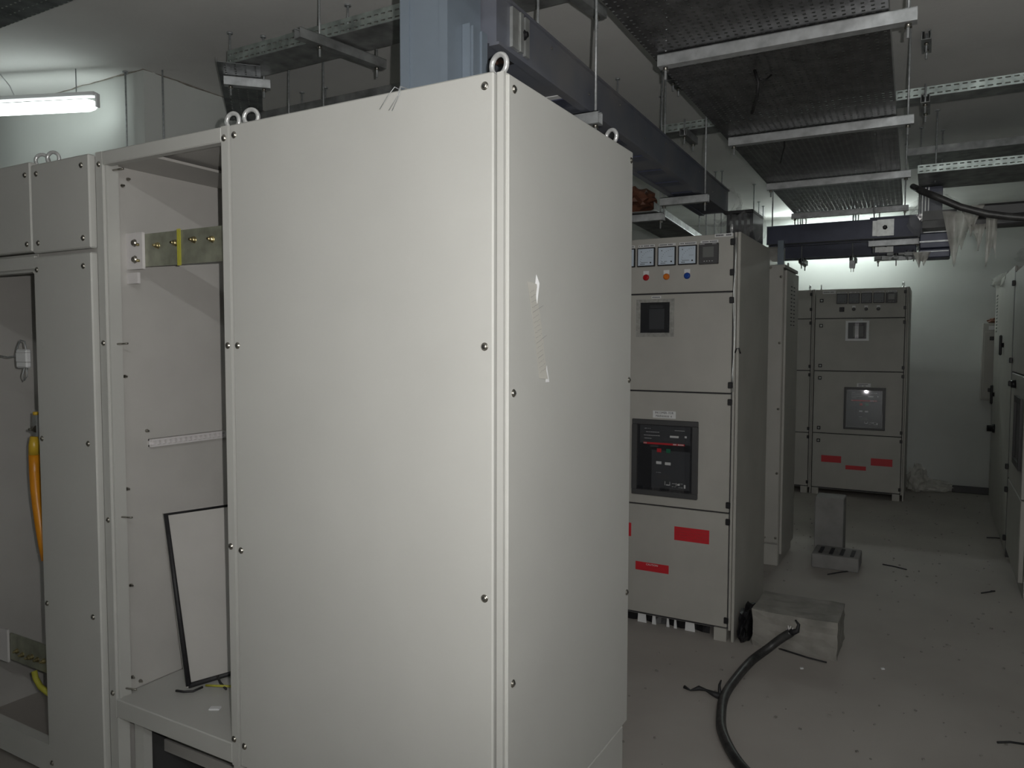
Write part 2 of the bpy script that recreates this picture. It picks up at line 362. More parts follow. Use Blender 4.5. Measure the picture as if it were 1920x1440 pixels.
# bar of the compartment with its bracket and bolts
bb = thing('bus_bar', 'olive metal bar bolted across the upper part of the open compartment', 'bus bar', (-1.98, 1.52, 1.84))
mb = MB(); mb.box((-2.195, 1.515, 1.842), (-1.71, 1.523, 1.945)); mb.build('bar', 'busbar', bb)
mb = MB(); mb.box((-2.268, 1.505, 1.835), (-2.188, 1.5145, 1.95)).box((-2.268, 1.505, 1.79), (-2.215, 1.5145, 1.825)); br = mb.build('bracket', 'nylon', bb)
for z in (1.918, 1.866):
    mb = MB(); mb.lathe([(0, .0125), (.002, .0125), (.005, .009), (.008, .0085)], (-2.225, 1.505, z), (0, -1, 0), 8); mb.build('bolt', 'steel', br)
def hexbolt(p, par, m='brass', d=(0, -1, 0), s=1):
    mb = MB(); mb.lathe([(0, .011*s), (.002, .011*s), (.0021, .0085*s), (.009*s, .0085*s), (.0091*s, .0045*s), (.018*s, .0045*s)], p, d, 6); return mb.build('bolt', m, par)
for px, py in ((261, 459), (292, 460), (325, 455), (360, 449), (394, 448), (262, 489)):
    p = at(px, py, 'y', 1.507); hexbolt((p.x, 1.515, p.z), bb)
mb = MB()
for k in range(3): mb.box((-2.028+k*.0065, 1.511, 1.838), (-2.0255+k*.0065, 1.5135, 1.949))
mb.build('sleeve_stripe', 'yellow', bb)
# leaning framed sheet
A = at(350, 1290, 'z', .462); T = at(306, 962, 'x', -2.255); u = (T-A); B = A+Vector((.115, .34, 0)); D = B+u
u2 = (B-A)
fr = thing('framed_sheet', 'grey sheet edged with black rubber leaning inside the open compartment', 'sheet', tuple(A))
nn = u.cross(u2).normalized(); nn = nn if nn.x > 0 else -nn
mb = MB(); mb.poly([A, B, D, T], -nn*.012); mb.build('sheet', 'paint_in', fr)
mb = MB(); e = nn*.004; ins = .006
c = [A+(u.normalized()+u2.normalized())*ins+e, T+(-u.normalized()+u2.normalized())*ins+e, D-(u.normalized()+u2.normalized())*ins+e, B+(u.normalized()-u2.normalized())*ins+e]
mb.tube(c+[c[0]], .0088, 6); mb.build('edge_gasket', 'rubber', fr)
# bits on the shelf
mb = MB(); pts = [at(330, 1295, 'z', .466), at(345, 1297, 'z', .466), at(362, 1296, 'z', .466), at(380, 1288, 'z', .468)]; mb.tube(pts, .004, 6)
tag(mb.build('rubber_offcut', 'rubber'), 'short curved black rubber offcut at the foot of the framed sheet', 'offcut')
mb = MB(); pts = [at(386, 1285, 'z', .468), at(410, 1286, 'z', .470), at(440, 1287, 'z', .468)]; mb.tube(pts, .004, 6)
tag(mb.build('cable_offcut', 'yellow'), 'short yellow cable offcut lying on the compartment shelf', 'offcut')
mb = MB(); mb.tube([at(408, 1268, 'z', .475), at(413, 1280, 'z', .468), at(424, 1292, 'z', .466)], .004, 6)
tag(mb.build('wire_offcut', 'rubber'), 'small black wire end beside the yellow cable offcut', 'offcut')
p = at(403, 1330, 'z', .46); mb = MB(); mb.box((p.x-.018, p.y-.012, .4595), (p.x+.018, p.y+.012, .466), .003, rz=.5)
tag(mb.build('plastic_scrap', 'white'), 'small white plastic scrap on the compartment shelf', 'scrap')

# -- the leftmost cabinet
lc = thing('switchgear_cabinet', 'leftmost grey cabinet with an open lower half and orange sleeved bar inside', 'cabinet', (-3.1, 1.42, 0))
mb = MB(); mb.box((-3.56, 1.431, 1.84), (X0-.004, 1.46, 1.90)).box((-3.56, 1.42, 1.848), (X0-.006, 1.431, 1.893), .002)
mb.box((-3.56, 1.425, .10), (X0-.004, 1.46, .20)).box((-2.655, 1.431, 0), (X0-.004, 1.46, 1.84)).box((-3.56, 1.425, 0), (-3.53, 1.46, 1.84)); mb.build('frame', 'paint', lc)
u1 = bx('cover_plate', (-3.20, 1.405, 1.904), (-2.6245, 1.43, ZT+.008), 'paint', lc, .004)
for z in (2.157, 1.929): screw(u1, (-2.652, 1.405, z)); screw(u1, (-3.17, 1.405, z))
bx('inner_side_wall', (-3.55, 1.46, .0), (-3.54, 2.2, ZT), 'paint_in', lc)
bx('inner_right_wall', (-2.642, 1.46, .0), (-2.634, 2.2, ZT), 'paint_in', lc)
bx('back_wall', (-3.54, 2.19, 0), (-2.642, 2.2, ZT), 'paint_in', lc)
bx('roof_plate', (-3.56, 1.432, ZT-.012), (-2.634, 2.2, ZT-.002), 'paint_in', lc)
for z, x in ((1.836, -2.637), (1.283, -2.627), (.74, -2.63), (.205, -2.63)):
    mb = MB(); mb.tube([(x, 1.418, z), (x-.035, 1.45, z)], .0045, 6); mb.build('screw_stub', 'steel', lc)
eye(lc, (-2.665, 1.47, ZT), 2.2, .021, .006)
tb = thing('sleeved_bar', 'orange and yellow sleeved bar hanging in the leftmost open cabinet', 'bus bar', tuple(at(65, 775, 'y', 1.55)))
L_ = [at(64, y_, 'y', 1.55) for y_ in (818, 835, 852)]
mb = MB(); mb.tube(L_, [.014, .019, .019], 10); mb.build('yellow_end', 'ochre', tb)
L2 = [at(px, py, 'y', 1.552) for px, py in ((64, 850), (65, 885), (67, 915), (71, 950), (76, 985), (82, 1020), (88, 1050))]
mb = MB(); mb.tube(L2, .019, 10); mb.build('orange_sleeve', 'orange', tb)
mb = MB(); a = at(67, 778, 'y', 1.55); mb.tube([a+Vector((0, 0, .012)), a], .010, 8); mb.build('yellow_cap', 'ochre', tb)
b_ = at(67, 798, 'y', 1.55); mb = MB(); mb.box((b_.x-.012, 1.545, b_.z-.04), (b_.x+.012, 1.556, a.z)); mb.build('lug', 'alu', tb)
hexbolt((b_.x-.004, 1.545, b_.z-.012), tb, 'steel'); hexbolt((b_.x+.012, 1.545, b_.z-.012), tb, 'steel', (-1, -.2, 0), 1.3)
pc = thing('plug_connector', 'small white plug connector hanging on a thin grey lead in the leftmost cabinet', 'connector', tuple(at(45, 680, 'y', 1.55)))
q0 = at(34, 655, 'y', 1.55); q1 = at(55, 690, 'y', 1.55)
mb = MB(); mb.box((q0.x, 1.54, q1.z), (q1.x, 1.56, q0.z), .005).box((q0.x+.008, 1.535, q1.z+.02), (q1.x+.008, 1.555, q0.z-.01), .004); mb.build('plug', 'white', pc)
mb = MB(); mb.tube([at(x, y, 'y', 1.55) for x, y in ((0, 667), (15, 670), (30, 667), (33, 650), (38, 638), (46, 640), (50, 660))], .0026, 6)
mb.tube([at(x, y, 'y', 1.55) for x, y in ((46, 690), (42, 705), (46, 713), (51, 705), (50, 688))], .0022, 6); mb.build('lead', 'rod', pc)
lb = thing('bus_bar', 'dark bolted bar low inside the leftmost open cabinet', 'bus bar', (-3.0, 1.6, .36))
e0, e1, e2, e3 = (at(18, 1185, 'y', 1.6), at(95, 1216, 'y', 1.6), at(95, 1264, 'y', 1.6), at(18, 1236, 'y', 1.6))
zt, zb = (e0.z+e1.z)/2, (e2.z+e3.z)/2
mb = MB(); mb.box((e0.x, 1.6, zb), (-2.66, 1.608, zt)); mb.build('bar', 'busbar', lb)
mb = MB(); mb.box((e0.x-.12, 1.59, zb-.01), (e0.x+.0, 1.5985, zt+.015)); mb.build('bracket', 'nylon', lb)
for px, py in ((28, 1222), (38, 1229), (50, 1234), (56, 1233), (66, 1238), (78, 1241)): p = at(px, py, 'y', 1.59); hexbolt((p.x, 1.6, p.z), lb)
mb = MB(); mb.tube([at(x, y, 'y', 1.58) for x, y in ((64, 1258), (67, 1272), (76, 1288), (96, 1303))], .011, 8)
tag(mb.build('earth_cable', 'yellow'), 'yellow green cable curving down from the low bar in the leftmost cabinet', 'cable')

# ------------------------------------------------------------------ metering cabinets
def dashes(mb, x0, x1, z, y, h, n, gap=.25):
    w = (x1-x0)/n
    for i in range(n):
        if random.random() > .12: mb.box((x0+i*w, y, z-h/2), (x0+i*w+w*(1-gap), y-.0004, z+h/2))
def switch_cab(label, xr, yf, seams, far=False, blank=False, w=.855, depth=.80, stick=None):
    xl = xr-w; root = thing('switchgear_cabinet', label, 'cabinet', ((xl+xr)/2, yf, 0))
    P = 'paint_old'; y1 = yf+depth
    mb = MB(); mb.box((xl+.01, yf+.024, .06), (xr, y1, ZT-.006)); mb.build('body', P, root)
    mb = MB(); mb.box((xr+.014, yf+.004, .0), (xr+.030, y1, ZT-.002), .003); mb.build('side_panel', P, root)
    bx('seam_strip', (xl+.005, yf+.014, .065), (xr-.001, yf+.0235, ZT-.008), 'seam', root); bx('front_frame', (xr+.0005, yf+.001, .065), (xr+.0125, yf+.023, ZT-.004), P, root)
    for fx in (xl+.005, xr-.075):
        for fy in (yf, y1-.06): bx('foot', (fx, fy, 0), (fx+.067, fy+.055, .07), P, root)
    zs = [ZT-.004]+list(seams)+[.075]; doors = []
    for i in range(len(zs)-1):
        d = bx('door', (xl+.004, yf-.004, zs[i+1]+.004), (xr-.006, yf+.013, zs[i]-.004), P, root, .0025); doors.append(d)
        hz = (zs[i]-.045, zs[i+1]+.045) if i else (zs[i]-.05, zs[i+1]+.10)
        for z in hz:
            h = MB().box((xr-.020, yf-.016, z-.017), (xr+.004, yf-.0045, z+.017), .003).box((xr-.014, yf-.019, z-.006), (xr-.002, yf-.0155, z+.006)).build('hinge', 'black', d)
        for z in ((zs[i]-.12,) if i in (0, 3) else (zs[i]-.075, zs[i+1]+.055)):
            if i == 3: z = zs[i]-.08
            k = MB(); k.box((xl+.045, yf-.009, z-.018), (xl+.080, yf-.0045, z+.018), .003); k.mi = 1
            k.lathe([(0, .010), (.003, .010), (.004, .006)], (xl+.0625, yf-.009, z), (0, -1, 0), 12); k.mi = 0
            k.box((xl+.061, yf-.0135, z-.007), (xl+.064, yf-.012, z+.007)); k.build('lock', ['black', 'alu'], d)
    for x in (xl+.05, xr-.03): eye(root, (x, yf+.05, ZT-.004), .4 if x > xl+.1 else .15, .021, .006)
    eye(root, (xr-.03, y1-.06, ZT-.004), .3, .021, .006)
    if blank: return root, doors
    top, mid, acbd, low = doors; yq = yf-.004
    nx = xr+.925                                       # shift from the nearer cabinet's measurements
    # meters
    for i, cx in enumerate((-1.519, -1.404, -1.287, -1.172)):
        cx += nx; mt = MB(); mt.box((cx-.051, yq-.012, 2.029), (cx+.051, yq, 2.133), .002); mt = mt.build('meter', 'black', top)
        bx('dial', (cx-.045, yq-.0132, 2.035), (cx+.045, yq-.0122, 2.127), 'dial_far' if far else 'meterface', mt)
        k = MB()
        for j in range(9):
            t = math.radians(172-j*10); R_ = .066; ox, oz = cx+.035, 2.050
            x, z = ox+R_*math.cos(t), oz+R_*math.sin(t); k.box((x-.0018, yq-.0137, z-.0009), (x+.0022, yq-.0133, z+.0009))
        ang = math.radians(165); ox, oz = cx+.035, 2.050
        dashes(k, cx-.028, cx+.012, 2.052, yq-.0133, .0022, 5, .05); dashes(k, cx-.032, cx-.004, 2.043, yq-.0133, .0035, 4)
        k.box((cx-.028, yq-.0137, 2.108), (cx-.024, yq-.0133, 2.114)); k.box((cx+.01, yq-.0137, 2.078), (cx+.034, yq-.0133, 2.079))
        k.build('scale', 'ink', mt)
        k = MB(); k.lathe([(0, .0042), (.003, .0042), (.0032, .001)], (cx+.028, yq-.0133, 2.050), (0, -1, 0), 10); k.build('adjuster', 'black', mt)
        tgl = bx('name_strip', (cx-.047, yq-.0012, 2.1365), (cx+.047, yq-.0001, 2.1505), 'label', top)
        k = MB(); dashes(k, cx-.042, cx+.042, 2.1435, yq-.0013, .006, 16, .35); k.build('lettering', 'ink', tgl)
    cx = -1.057+nx; mf = MB(); mf.box((cx-.052, yq-.016, 2.026), (cx+.052, yq, 2.136), .003); mf = mf.build('digital_meter', 'dgrey', top)
    bx('display', (cx-.030, yq-.0172, 2.062), (cx+.028, yq-.0162, 2.117), 'screen', mf)
    k = MB()
    for j in range(4): k.box((cx-.024+j*.014, yq-.0172, 2.040), (cx-.019+j*.014, yq-.0163, 2.043))
    dashes(k, cx-.048, cx-.02, 2.131, yq-.0162, .0025, 5); dashes(k, cx+.02, cx+.048, 2.131, yq-.0162, .0025, 5); k.build('buttons', 'label', mf)
    tgl = bx('name_strip', (cx-.047, yq-.0012, 2.1385), (cx+.047, yq-.0001, 2.1525), 'label', top)
    k = MB(); dashes(k, cx-.042, cx+.042, 2.1455, yq-.0013, .006, 17, .35); k.build('lettering', 'ink', tgl)
    for cx, m in ((-1.405, 'redlamp'), (-1.289, 'orangelamp'), (-1.174, 'bluelamp')):
        cx += nx; lm = MB(); lm.lathe([(0, .0175), (.004, .0175), (.006, .015), (.012, .0145), (.014, .011)], (cx, yq, 1.970), (0, -1, 0), 20); lm = lm.build('pilot_lamp', m if not far else 'dgrey', top)
        lm['label'] = 'dark pilot lamp' if far else {'redlamp': 'red pilot lamp', 'orangelamp': 'orange pilot lamp', 'bluelamp': 'blue pilot lamp'}[m]
        bx('tag_plate', (cx-.016, yq-.0012, 1.984), (cx+.016, yq-.0002, 2.006), 'label', top)
    cx = -1.519+nx; k = MB(); k.box((cx-.024, yq-.006, 1.945), (cx+.024, yq, 1.993), .003).lathe([(0, .016), (.012, .014)], (cx, yq-.006, 1.969), (0, -1, 0), 16).box((cx-.004, yq-.026, 1.954), (cx+.004, yq-.017, 1.984)); k.build('selector_switch', 'black', top)
    hb = bx('name_plate', (-1.028+nx if not far else xl+.07, yq-.0015, 2.166 if not far else 2.135), (-.935+nx if not far else xl+.20, yq-.0002, 2.183 if not far else 2.170), 'label', top)
    k = MB(); dashes(k, (-1.022+nx) if not far else xl+.08, (-.941+nx) if not far else xl+.18, 2.1745 if not far else 2.153, yq-.0016, .008, 12, .3); k.build('lettering', 'ink', hb)
    # small window
    o = -.02 if far else 0
    x0, x1, z0, z1 = -1.434+nx+o, -1.267+nx+o*.6, 1.664, 1.831
    k = MB(); k.box((x0-.024, yq-.006, z0-.022), (x1+.024, yq, z0)).box((x0-.024, yq-.006, z1), (x1+.024, yq, z1+.018)).box((x0-.024, yq-.006, z0), (x0, yq, z1)).box((x1, yq-.006, z0), (x1+.024, yq, z1))
    k.build('window_gasket', 'white' if far else 'gasket', mid)
    rl = MB(); rl.box((x0, yq-.003, z0), (x1, yq+.001, z1)); rl = rl.build('relay_window', 'acb', mid)
    k = MB(); k.box((x0+.05, yq-.004, z0+.02), (x1-.03, yq-.0032, z1-.035)).box((x0+.055, yq-.0045, z1-.03), (x1-.04, yq-.0032, z1-.024)).box((x0+.055, yq-.0045, z1-.02), (x1-.04, yq-.0032, z1-.016)); k.build('relay', 'screen' if far else 'acb2', rl)
    k = MB(); k.box((x0+.004, yq-.014, z0+.004), (x1-.004, yq-.011, z1-.004), .001); k.build('pane', 'pane', rl)
    tgl = bx('name_strip', (-1.372+nx, yq-.0012, 1.853), (-1.318+nx, yq-.0001, 1.866), 'label', mid)
    k = MB(); dashes(k, -1.368+nx, -1.322+nx, 1.8595, yq-.0013, .006, 9, .3); k.build('lettering', 'ink', tgl)
    # breaker window
    x0, x1, z0, z1 = -1.472+nx, -1.098+nx, .757, 1.183
    if far: x0 -= .003; x1 += .015; z0 -= .04; z1 -= .025
    k = MB(); f_ = .03
    k.box((x0, yq-.018, z1-f_), (x1, yq, z1), .003).box((x0, yq-.018, z0), (x1, yq, z0+f_), .003).box((x0, yq-.018, z0+f_), (x0+f_, yq, z1-f_)).box((x1-f_, yq-.018, z0+f_), (x1, yq, z1-f_))
    wf = k.build('breaker_window_frame', 'dgrey', acbd)
    ab = bx('breaker', (x0+f_, yq-.002, z0+f_), (x1-f_, yq+.003, z1-f_), 'acb', acbd)
    sx = lambda u_: x0+(x1-x0)*u_; sz = lambda v_: z1-(z1-z0)*v_     # fractions of the window
    yy = yq-.0022
    k = MB(); k.box((sx(.115), yy-.004, sz(.315)), (sx(.88), yy, sz(.075)), .001).box((sx(.30), yy-.003, sz(.90)), (sx(.88), yy-.0002, sz(.40)), .001); k.build('breaker_cover', 'acb2' if not far else 'acb', ab)
    k = MB(); k.box((sx(.175), yy-.0052, sz(.325)), (sx(.80), yy-.0042, sz(.300))); st_ = k.build('red_stripe', 'red', ab)
    text('lettering', 'ABB', .011, (sx(.20), yy-.0056, sz(.3125)), 'label', st_)
    k = MB(); dashes(k, sx(.63), sx(.79), sz(.3125), yy-.0056, .006, 9, .25); k.build('lettering', 'label', st_)
    k = MB(); k.box((sx(.385), yy-.007, sz(.425)), (sx(.45), yy-.003, sz(.375)), .001); bt = k.build('push_button', 'red', ab); bt['label'] = 'red push button'
    k = MB(); k.box((sx(.525), yy-.007, sz(.425)), (sx(.59), yy-.003, sz(.375)), .001); bt = k.build('push_button', 'green', ab); bt['label'] = 'green push button'
    k = MB()
    for a, b, c_, d_ in ((.58, .20, .71, .225), (.375, .545, .455, .58), (.51, .55, .595, .585), (.80, .825, .822, .87), (.51, .80, .515, .85), (.53, .84, .58, .85), (.585, .80, .59, .85), (.68, .81, .685, .85), (.70, .82, .735, .84), (.80, .195, .83, .22)): k.box((sx(a), yy-.0056, sz(d_)), (sx(c_), yy-.0030, sz(b)))
    for a, b, v_ in ((.18, .42, .165), (.18, .43, .21), (.19, .30, .25), (.19, .28, .12), (.65, .80, .13), (.375, .45, .69), (.62, .675, .82), (.62, .675, .86), (.72, .785, .815), (.72, .785, .865)): dashes(k, sx(a), sx(b), sz(v_), yy-.0043, .0022, 7, .15)
    k.build('markings', 'label', ab)
    k = MB(); k.box((sx(.28), yy-.006, sz(.36)), (sx(.41), yy-.003, sz(.335)), .001).box((sx(.40), yy-.0035, sz(.77)), (sx(.58), yy-.003, sz(.72))); k.build('handle', 'dgrey', ab)
    k = MB(); t_ = .0 if not far else .0
    if far:      # this sheet sits tilted in its frame
        hy, hz_ = (x1-x0)/2*.064, (z1-z0)/2*.052; k.poly([(x0+f_*.8, yq-.028-hy-hz_, z0+f_*.8), (x1-f_*.8, yq-.028+hy-hz_, z0+f_*.8), (x1-f_*.8, yq-.028+hy+hz_, z1-f_*.8), (x0+f_*.8, yq-.028-hy+hz_, z1-f_*.8)], (0, .001, 0))
    else: k.box((x0+f_*.8, yq-.0165, z0+f_*.8), (x1-f_*.8, yq-.0145, z1-f_*.8))
    pn = k.build('pane', 'pane', wf)
    tgl = bx('name_plate', (-1.356+nx, yq-.0015, 1.192 if not far else 1.163), (-1.226+nx, yq-.0002, 1.232 if not far else 1.20), 'label', acbd)
    if not far:
        text('lettering', 'INCOMER- FOR', .0165, (-1.291+nx, yq-.002, 1.2215), 'ink', tgl, .92)
        text('lettering', 'MAIN', .0165, (-1.321+nx, yq-.002, 1.203), 'ink', tgl, .92)
        k = MB(); dashes(k, -1.300+nx, -1.245+nx, 1.203, yq-.0017, .010, 7, .55); k.build('lettering', 'screen', tgl)
    else:
        k = MB(); dashes(k, -1.34+nx, -1.25+nx, 1.19, yq-.0017, .007, 8); dashes(k, -1.34+nx, -1.27+nx, 1.173, yq-.0017, .007, 6); k.build('lettering', 'ink', tgl)
    for j, (a, b, c_, d_) in enumerate(stick):
        st_ = MB().box((a, yq-.0012, c_), (b, yq-.0002, d_)).build('warning_sticker', 'red', low)
        if not far and j == 1: text('lettering', 'CAUTION', .014, ((a+b)/2, yq-.0018, d_-.011), 'label', st_, 1.1)
        if not far and j != 1:
            k = MB()
            for r_ in range(4): dashes(k, a+.01, b-.01, d_-.014-r_*.015, yq-.0013, .0012, 14, .3)
            k.build('lettering', 'brick', st_)
    return root, doors
inc, idoors = switch_cab('grey metering cabinet with four dials, labelled INCOMER, behind the large front cabinet', -.925, 4.015, (1.878, 1.340, .70),
    stick=[(-1.668, -1.476, .508, .585), (-1.448, -1.254, .322, .370), (-1.225, -1.032, .520, .596)])
farc, fdoors = switch_cab('far grey metering cabinet against the end wall with pale sealed window', -.262, 8.566, (1.876, 1.323, .66), far=True,
    stick=[(-1.022, -.826, .352, .423), (-.782, -.586, .290, .333), (-.542, -.342, .350, .425)])
nb, _ = switch_cab('plain cabinet section left of the far metering cabinet', -1.151, 8.57, (1.876, 1.323, .655), blank=True)
# conduit, tie and wires down the gap of the nearer metering cabinet
mb = MB()
for j, x in enumerate((-.921, -.917)):
    mb.tube([(x+.004*math.sin(i*1.3+j), 4.006+.004*math.cos(i), 2.16-i*.09) for i in range(10)], .0022, 5)
tag(mb.build('twisted_wire', 'alu'), 'thin pale wires running down the door gap of the INCOMER cabinet', 'wire')
mb = MB(); c0 = at(1383, 655, 'y', 3.99); mb.tube([c0+Vector((-.012, 0, -.018)), c0+Vector((-.004, -.005, .004)), c0+Vector((.006, 0, .006)), c0+Vector((.014, .004, -.022))], .004, 5)
tag(mb.build('cable_tie', 'black'), 'black tie knotted round the wires in the door gap of the INCOMER cabinet', 'cable tie')
# black and white sheet under the nearer one
bs = thing('plastic_sheet', 'black plastic sheet with pale stripes stuffed beneath the INCOMER cabinet', 'plastic sheet', (-1.25, 4.08, 0))
mb = MB(); xs = [-1.76+i*.04 for i in range(19)]
V = [[mb.bm.verts.new((x, 4.09+.012*math.sin(i*1.7)-.02*j*math.sin(i), [.003, .062][j])) for i, x in enumerate(xs)] for j in range(2)]
for i in range(18): mb.bm.faces.new((V[0][i], V[0][i+1], V[1][i+1], V[1][i]))
mb.bm.normal_update(); bmesh.ops.solidify(mb.bm, geom=mb.bm.faces[:], thickness=.002); mb.build('black_sheet', 'black', bs)
mb = MB()
for a, b in ((1195, 1210), (1222, 1228), (1249, 1253), (1263, 1267), (1284, 1301)):
    p, q = at(a, 1180, 'y', 4.06), at(b, 1185, 'y', 4.06); mb.poly([(p.x, 4.062, .002), (q.x+.006, 4.062, .002), (q.x, 4.06, .064), (p.x+.004, 4.06, .064)], (0, .002, 0))
mb.build('pale_stripe', 'white', bs)
def crumple(name, cx, cy, cz, sx, sy, sz, m, seed, label, cat, n=3, amp=.35):
    r = random.Random(seed); b = bmesh.new(); bmesh.ops.create_icosphere(b, subdivisions=n, radius=1)
    for v in b.verts:
        k = 1+amp*(r.random()-.5)*2*.6; v.co = Vector((v.co.x*sx*k, v.co.y*sy*k, v.co.z*sz*k))
        v.co.z = max(v.co.z, -cz+.001) if cz < .4 else v.co.z
    mb = MB(); mb.bm.free(); mb.bm = b; bmesh.ops.translate(b, verts=b.verts, vec=(cx, cy, cz))
    return tag(mb.build(name, m), label, cat)
crumple('plastic_bag', -.852, 4.17, .07, .036, .16, .10, 'black', 3, 'crumpled black plastic on the floor at the side of the INCOMER cabinet', 'plastic bag')

# ------------------------------------------------------------------ middle vented cabinet
mc = thing('vented_cabinet', 'narrow grey cabinet with a vented side, standing behind the INCOMER cabinet', 'cabinet', (-1.3, 5.6, 0))
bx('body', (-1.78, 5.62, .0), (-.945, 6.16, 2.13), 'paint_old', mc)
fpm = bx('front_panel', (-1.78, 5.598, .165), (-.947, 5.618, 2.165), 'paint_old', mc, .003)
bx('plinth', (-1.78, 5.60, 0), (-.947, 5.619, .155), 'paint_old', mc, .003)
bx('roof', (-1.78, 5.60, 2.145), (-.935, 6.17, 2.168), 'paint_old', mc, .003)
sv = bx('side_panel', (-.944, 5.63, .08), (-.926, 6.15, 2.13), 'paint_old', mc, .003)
for x, z in ((-1.035, 2.148), (-.963, 2.081), (-.963, 1.612), (-.963, 1.139), (-.963, .674), (-.963, .203), (-1.04, .20), (-1.091, .662)): screw(fpm, (x, 5.598, z))
mb = MB()
for i in range(11):
    for j in range(2): mb.box((-.9255, 5.80+j*.12, 2.02-i*.028), (-.9262+.0018, 5.86+j*.12, 2.028-i*.028))
mb.build('vent_slots', 'seam', sv)
eye(mc, (-.99, 6.05, 2.168), .1, .021, .006)
bx('lead_in_pipe', (-1.0, 5.66, 2.168), (-.96, 5.70, 2.345), 'blue', mc)

# ------------------------------------------------------------------ right hand row
def rowcab(label, y0, y1, xf, ztop, extra=None):
    r = thing('switchgear_cabinet', label, 'cabinet', (xf+.4, (y0+y1)/2, 0))
    bx('body', (xf+.018, y0, 0), (xf+.85, y1, ztop-.01), 'paint_old', r)
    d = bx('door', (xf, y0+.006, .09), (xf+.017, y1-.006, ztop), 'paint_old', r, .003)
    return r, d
r1, d1 = rowcab('furthest cabinet of the right row with dark projecting handles', 6.63, 8.58, .50, 2.185)
for px, y, z, h in ((1, 7.43, 1.60, .085), (2, 8.30, 1.14, .09)):
    mb = MB(); mb.lathe([(0, .02), (.012, .018)], (.50, y, z), (-1, 0, 0), 10).box((.468, y-.03, z-h), (.488, y+.03, z+h), .008); mb.build('handle', 'black', d1)
mb = MB(); mb.lathe([(0, .04), (.02, .038), (.022, .03), (.06, .028)], (.50, 8.1, .84), (-1, 0, 0), 14); mb.build('knob', 'black', d1)
mb = MB()
for i in range(12): mb.box((.4985, 8.25, 1.72+i*.03), (.4998, 8.42, 1.735+i*.03))
mb.build('vent_slots', 'screen', d1)
r3 = thing('switchgear_cabinet', 'nearest cabinet of the right row with a dark framed window', 'cabinet', (.93, 6.0, 0))
bx('body', (.53, 5.62, 0), (1.35, 6.60, 2.13), 'paint_old', r3)
bx('hinge_strip', (.50, 6.575, .03), (.53, 6.612, 2.14), 'dgrey', r3)
for i, (z0, z1) in enumerate(((.1, .62), (.63, 1.40), (1.41, 2.13))):
    d3 = bx('door', (.50, 5.63, z0), (.527, 6.565, z1), 'paint_old', r3, .003)
    for z in (z0+.08, z1-.08): MB().box((.478, 6.54, z-.02), (.4995, 6.575, z+.02), .004).build('hinge', 'black', d3)
    if i == 1:
        mb = MB(); mb.box((.484, 5.70, .80), (.4995, 6.14, .84)).box((.484, 5.70, 1.22), (.4995, 6.14, 1.26)).box((.484, 6.10, .84), (.4995, 6.14, 1.22)).box((.484, 5.70, .84), (.4995, 5.74, 1.22)); wf3 = mb.build('window_frame', 'black', d3)
        bx('window_back', (.496, 5.74, .84), (.4995, 6.10, 1.22), 'acb', wf3)
        mb = MB(); mb.lathe([(0, .03), (.03, .025)], (.50, 6.25, 1.33), (-1, 0, 0), 12); mb.build('knob', 'black', d3)
# wrap on top of the furthest
def sheet(name, pts, hang, nw, nh, m, seed, label, cat='plastic sheet', taper=.2, kind=None):
    """rumpled film hung from the line pts[0]-pts[1] down by hang"""
    r = random.Random(seed); mb = MB(); a, b = Vector(pts[0]), Vector(pts[1]); n_ = Vector(((b-a).y, -(b-a).x, 0)).normalized(); rows = []
    ph = r.random()*6
    for j in range(nh+1):
        t = j/nh; row = []
        for i in range(nw+1):
            s_ = i/nw; q = a.lerp(b, .5+(s_-.5)*(1-taper*t)); k = hang*(1+.25*math.sin(s_*5+ph))
            q = q+Vector((0, 0, -k*t))+n_*(.03*math.sin(s_*9+ph+t*2)*(.3+t)+r.uniform(-.008, .008)); row.append(mb.bm.verts.new(q))
        rows.append(row)
    for p, q in zip(rows, rows[1:]):
        for i in range(nw): f = mb.bm.faces.new((p[i], p[i+1], q[i+1], q[i])); f.smooth = True
    mb.bm.normal_update(); bmesh.ops.solidify(mb.bm, geom=mb.bm.faces[:], thickness=.0008)
    return tag(mb.build(name, m), label, cat)
sheet('plastic_sheet', ((.46, 8.6, 2.23), (.52, 7.4, 2.22)), .10, 14, 3, 'film', 5, 'torn plastic film draped on top of the furthest right hand cabinet')
crumple('plastic_bag', .60, 6.25, 2.22, .12, .28, .06, 'wrap', 9, 'dull plastic wrap bunched on top of the nearest right row cabinet', 'plastic sheet')
# wall box
wb = thing('wall_box', 'slim grey enclosure mounted on the far wall beside the right row', 'enclosure', (.64, 9.4, 1.02))
bx('body', (.44, 9.30, 1.02), (.90, 9.499, 1.83), 'paint_old', wb, .004)
wd = bx('door', (.455, 9.285, 1.04), (.89, 9.299, 1.74), 'paint_old', wb, .003)
bx('name_plate', (.49, 9.29, 1.76), (.86, 9.2995, 1.80), 'label', wb)
for z in (1.67, 1.13): MB().box((.50, 9.277, z-.02), (.54, 9.2845, z+.02), .003).build('lock', 'black', wd)
crumple('plastic_bag', .58, 9.40, 1.855, .10, .07, .035, 'brick', 12, 'brown crumpled wrapping lying on top of the wall enclosure', 'wrapping')
mb = MB(); mb.box((.21, 9.40, 0), (.95, 9.44, .075), .006); tag(mb.build('duct_offcut', 'dgrey'), 'dark long bar lying on the floor along the far wall', 'bar')
crumple('plastic_bag', -.13, 9.25, .13, .10, .12, .16, 'film', 21, 'pale crumpled plastic on the floor at the corner of the far metering cabinet', 'plastic bag')
crumple('plastic_bag', -.02, 9.36, .06, .22, .10, .07, 'film', 22, 'low heap of pale plastic on the floor against the end wall', 'plastic bag')

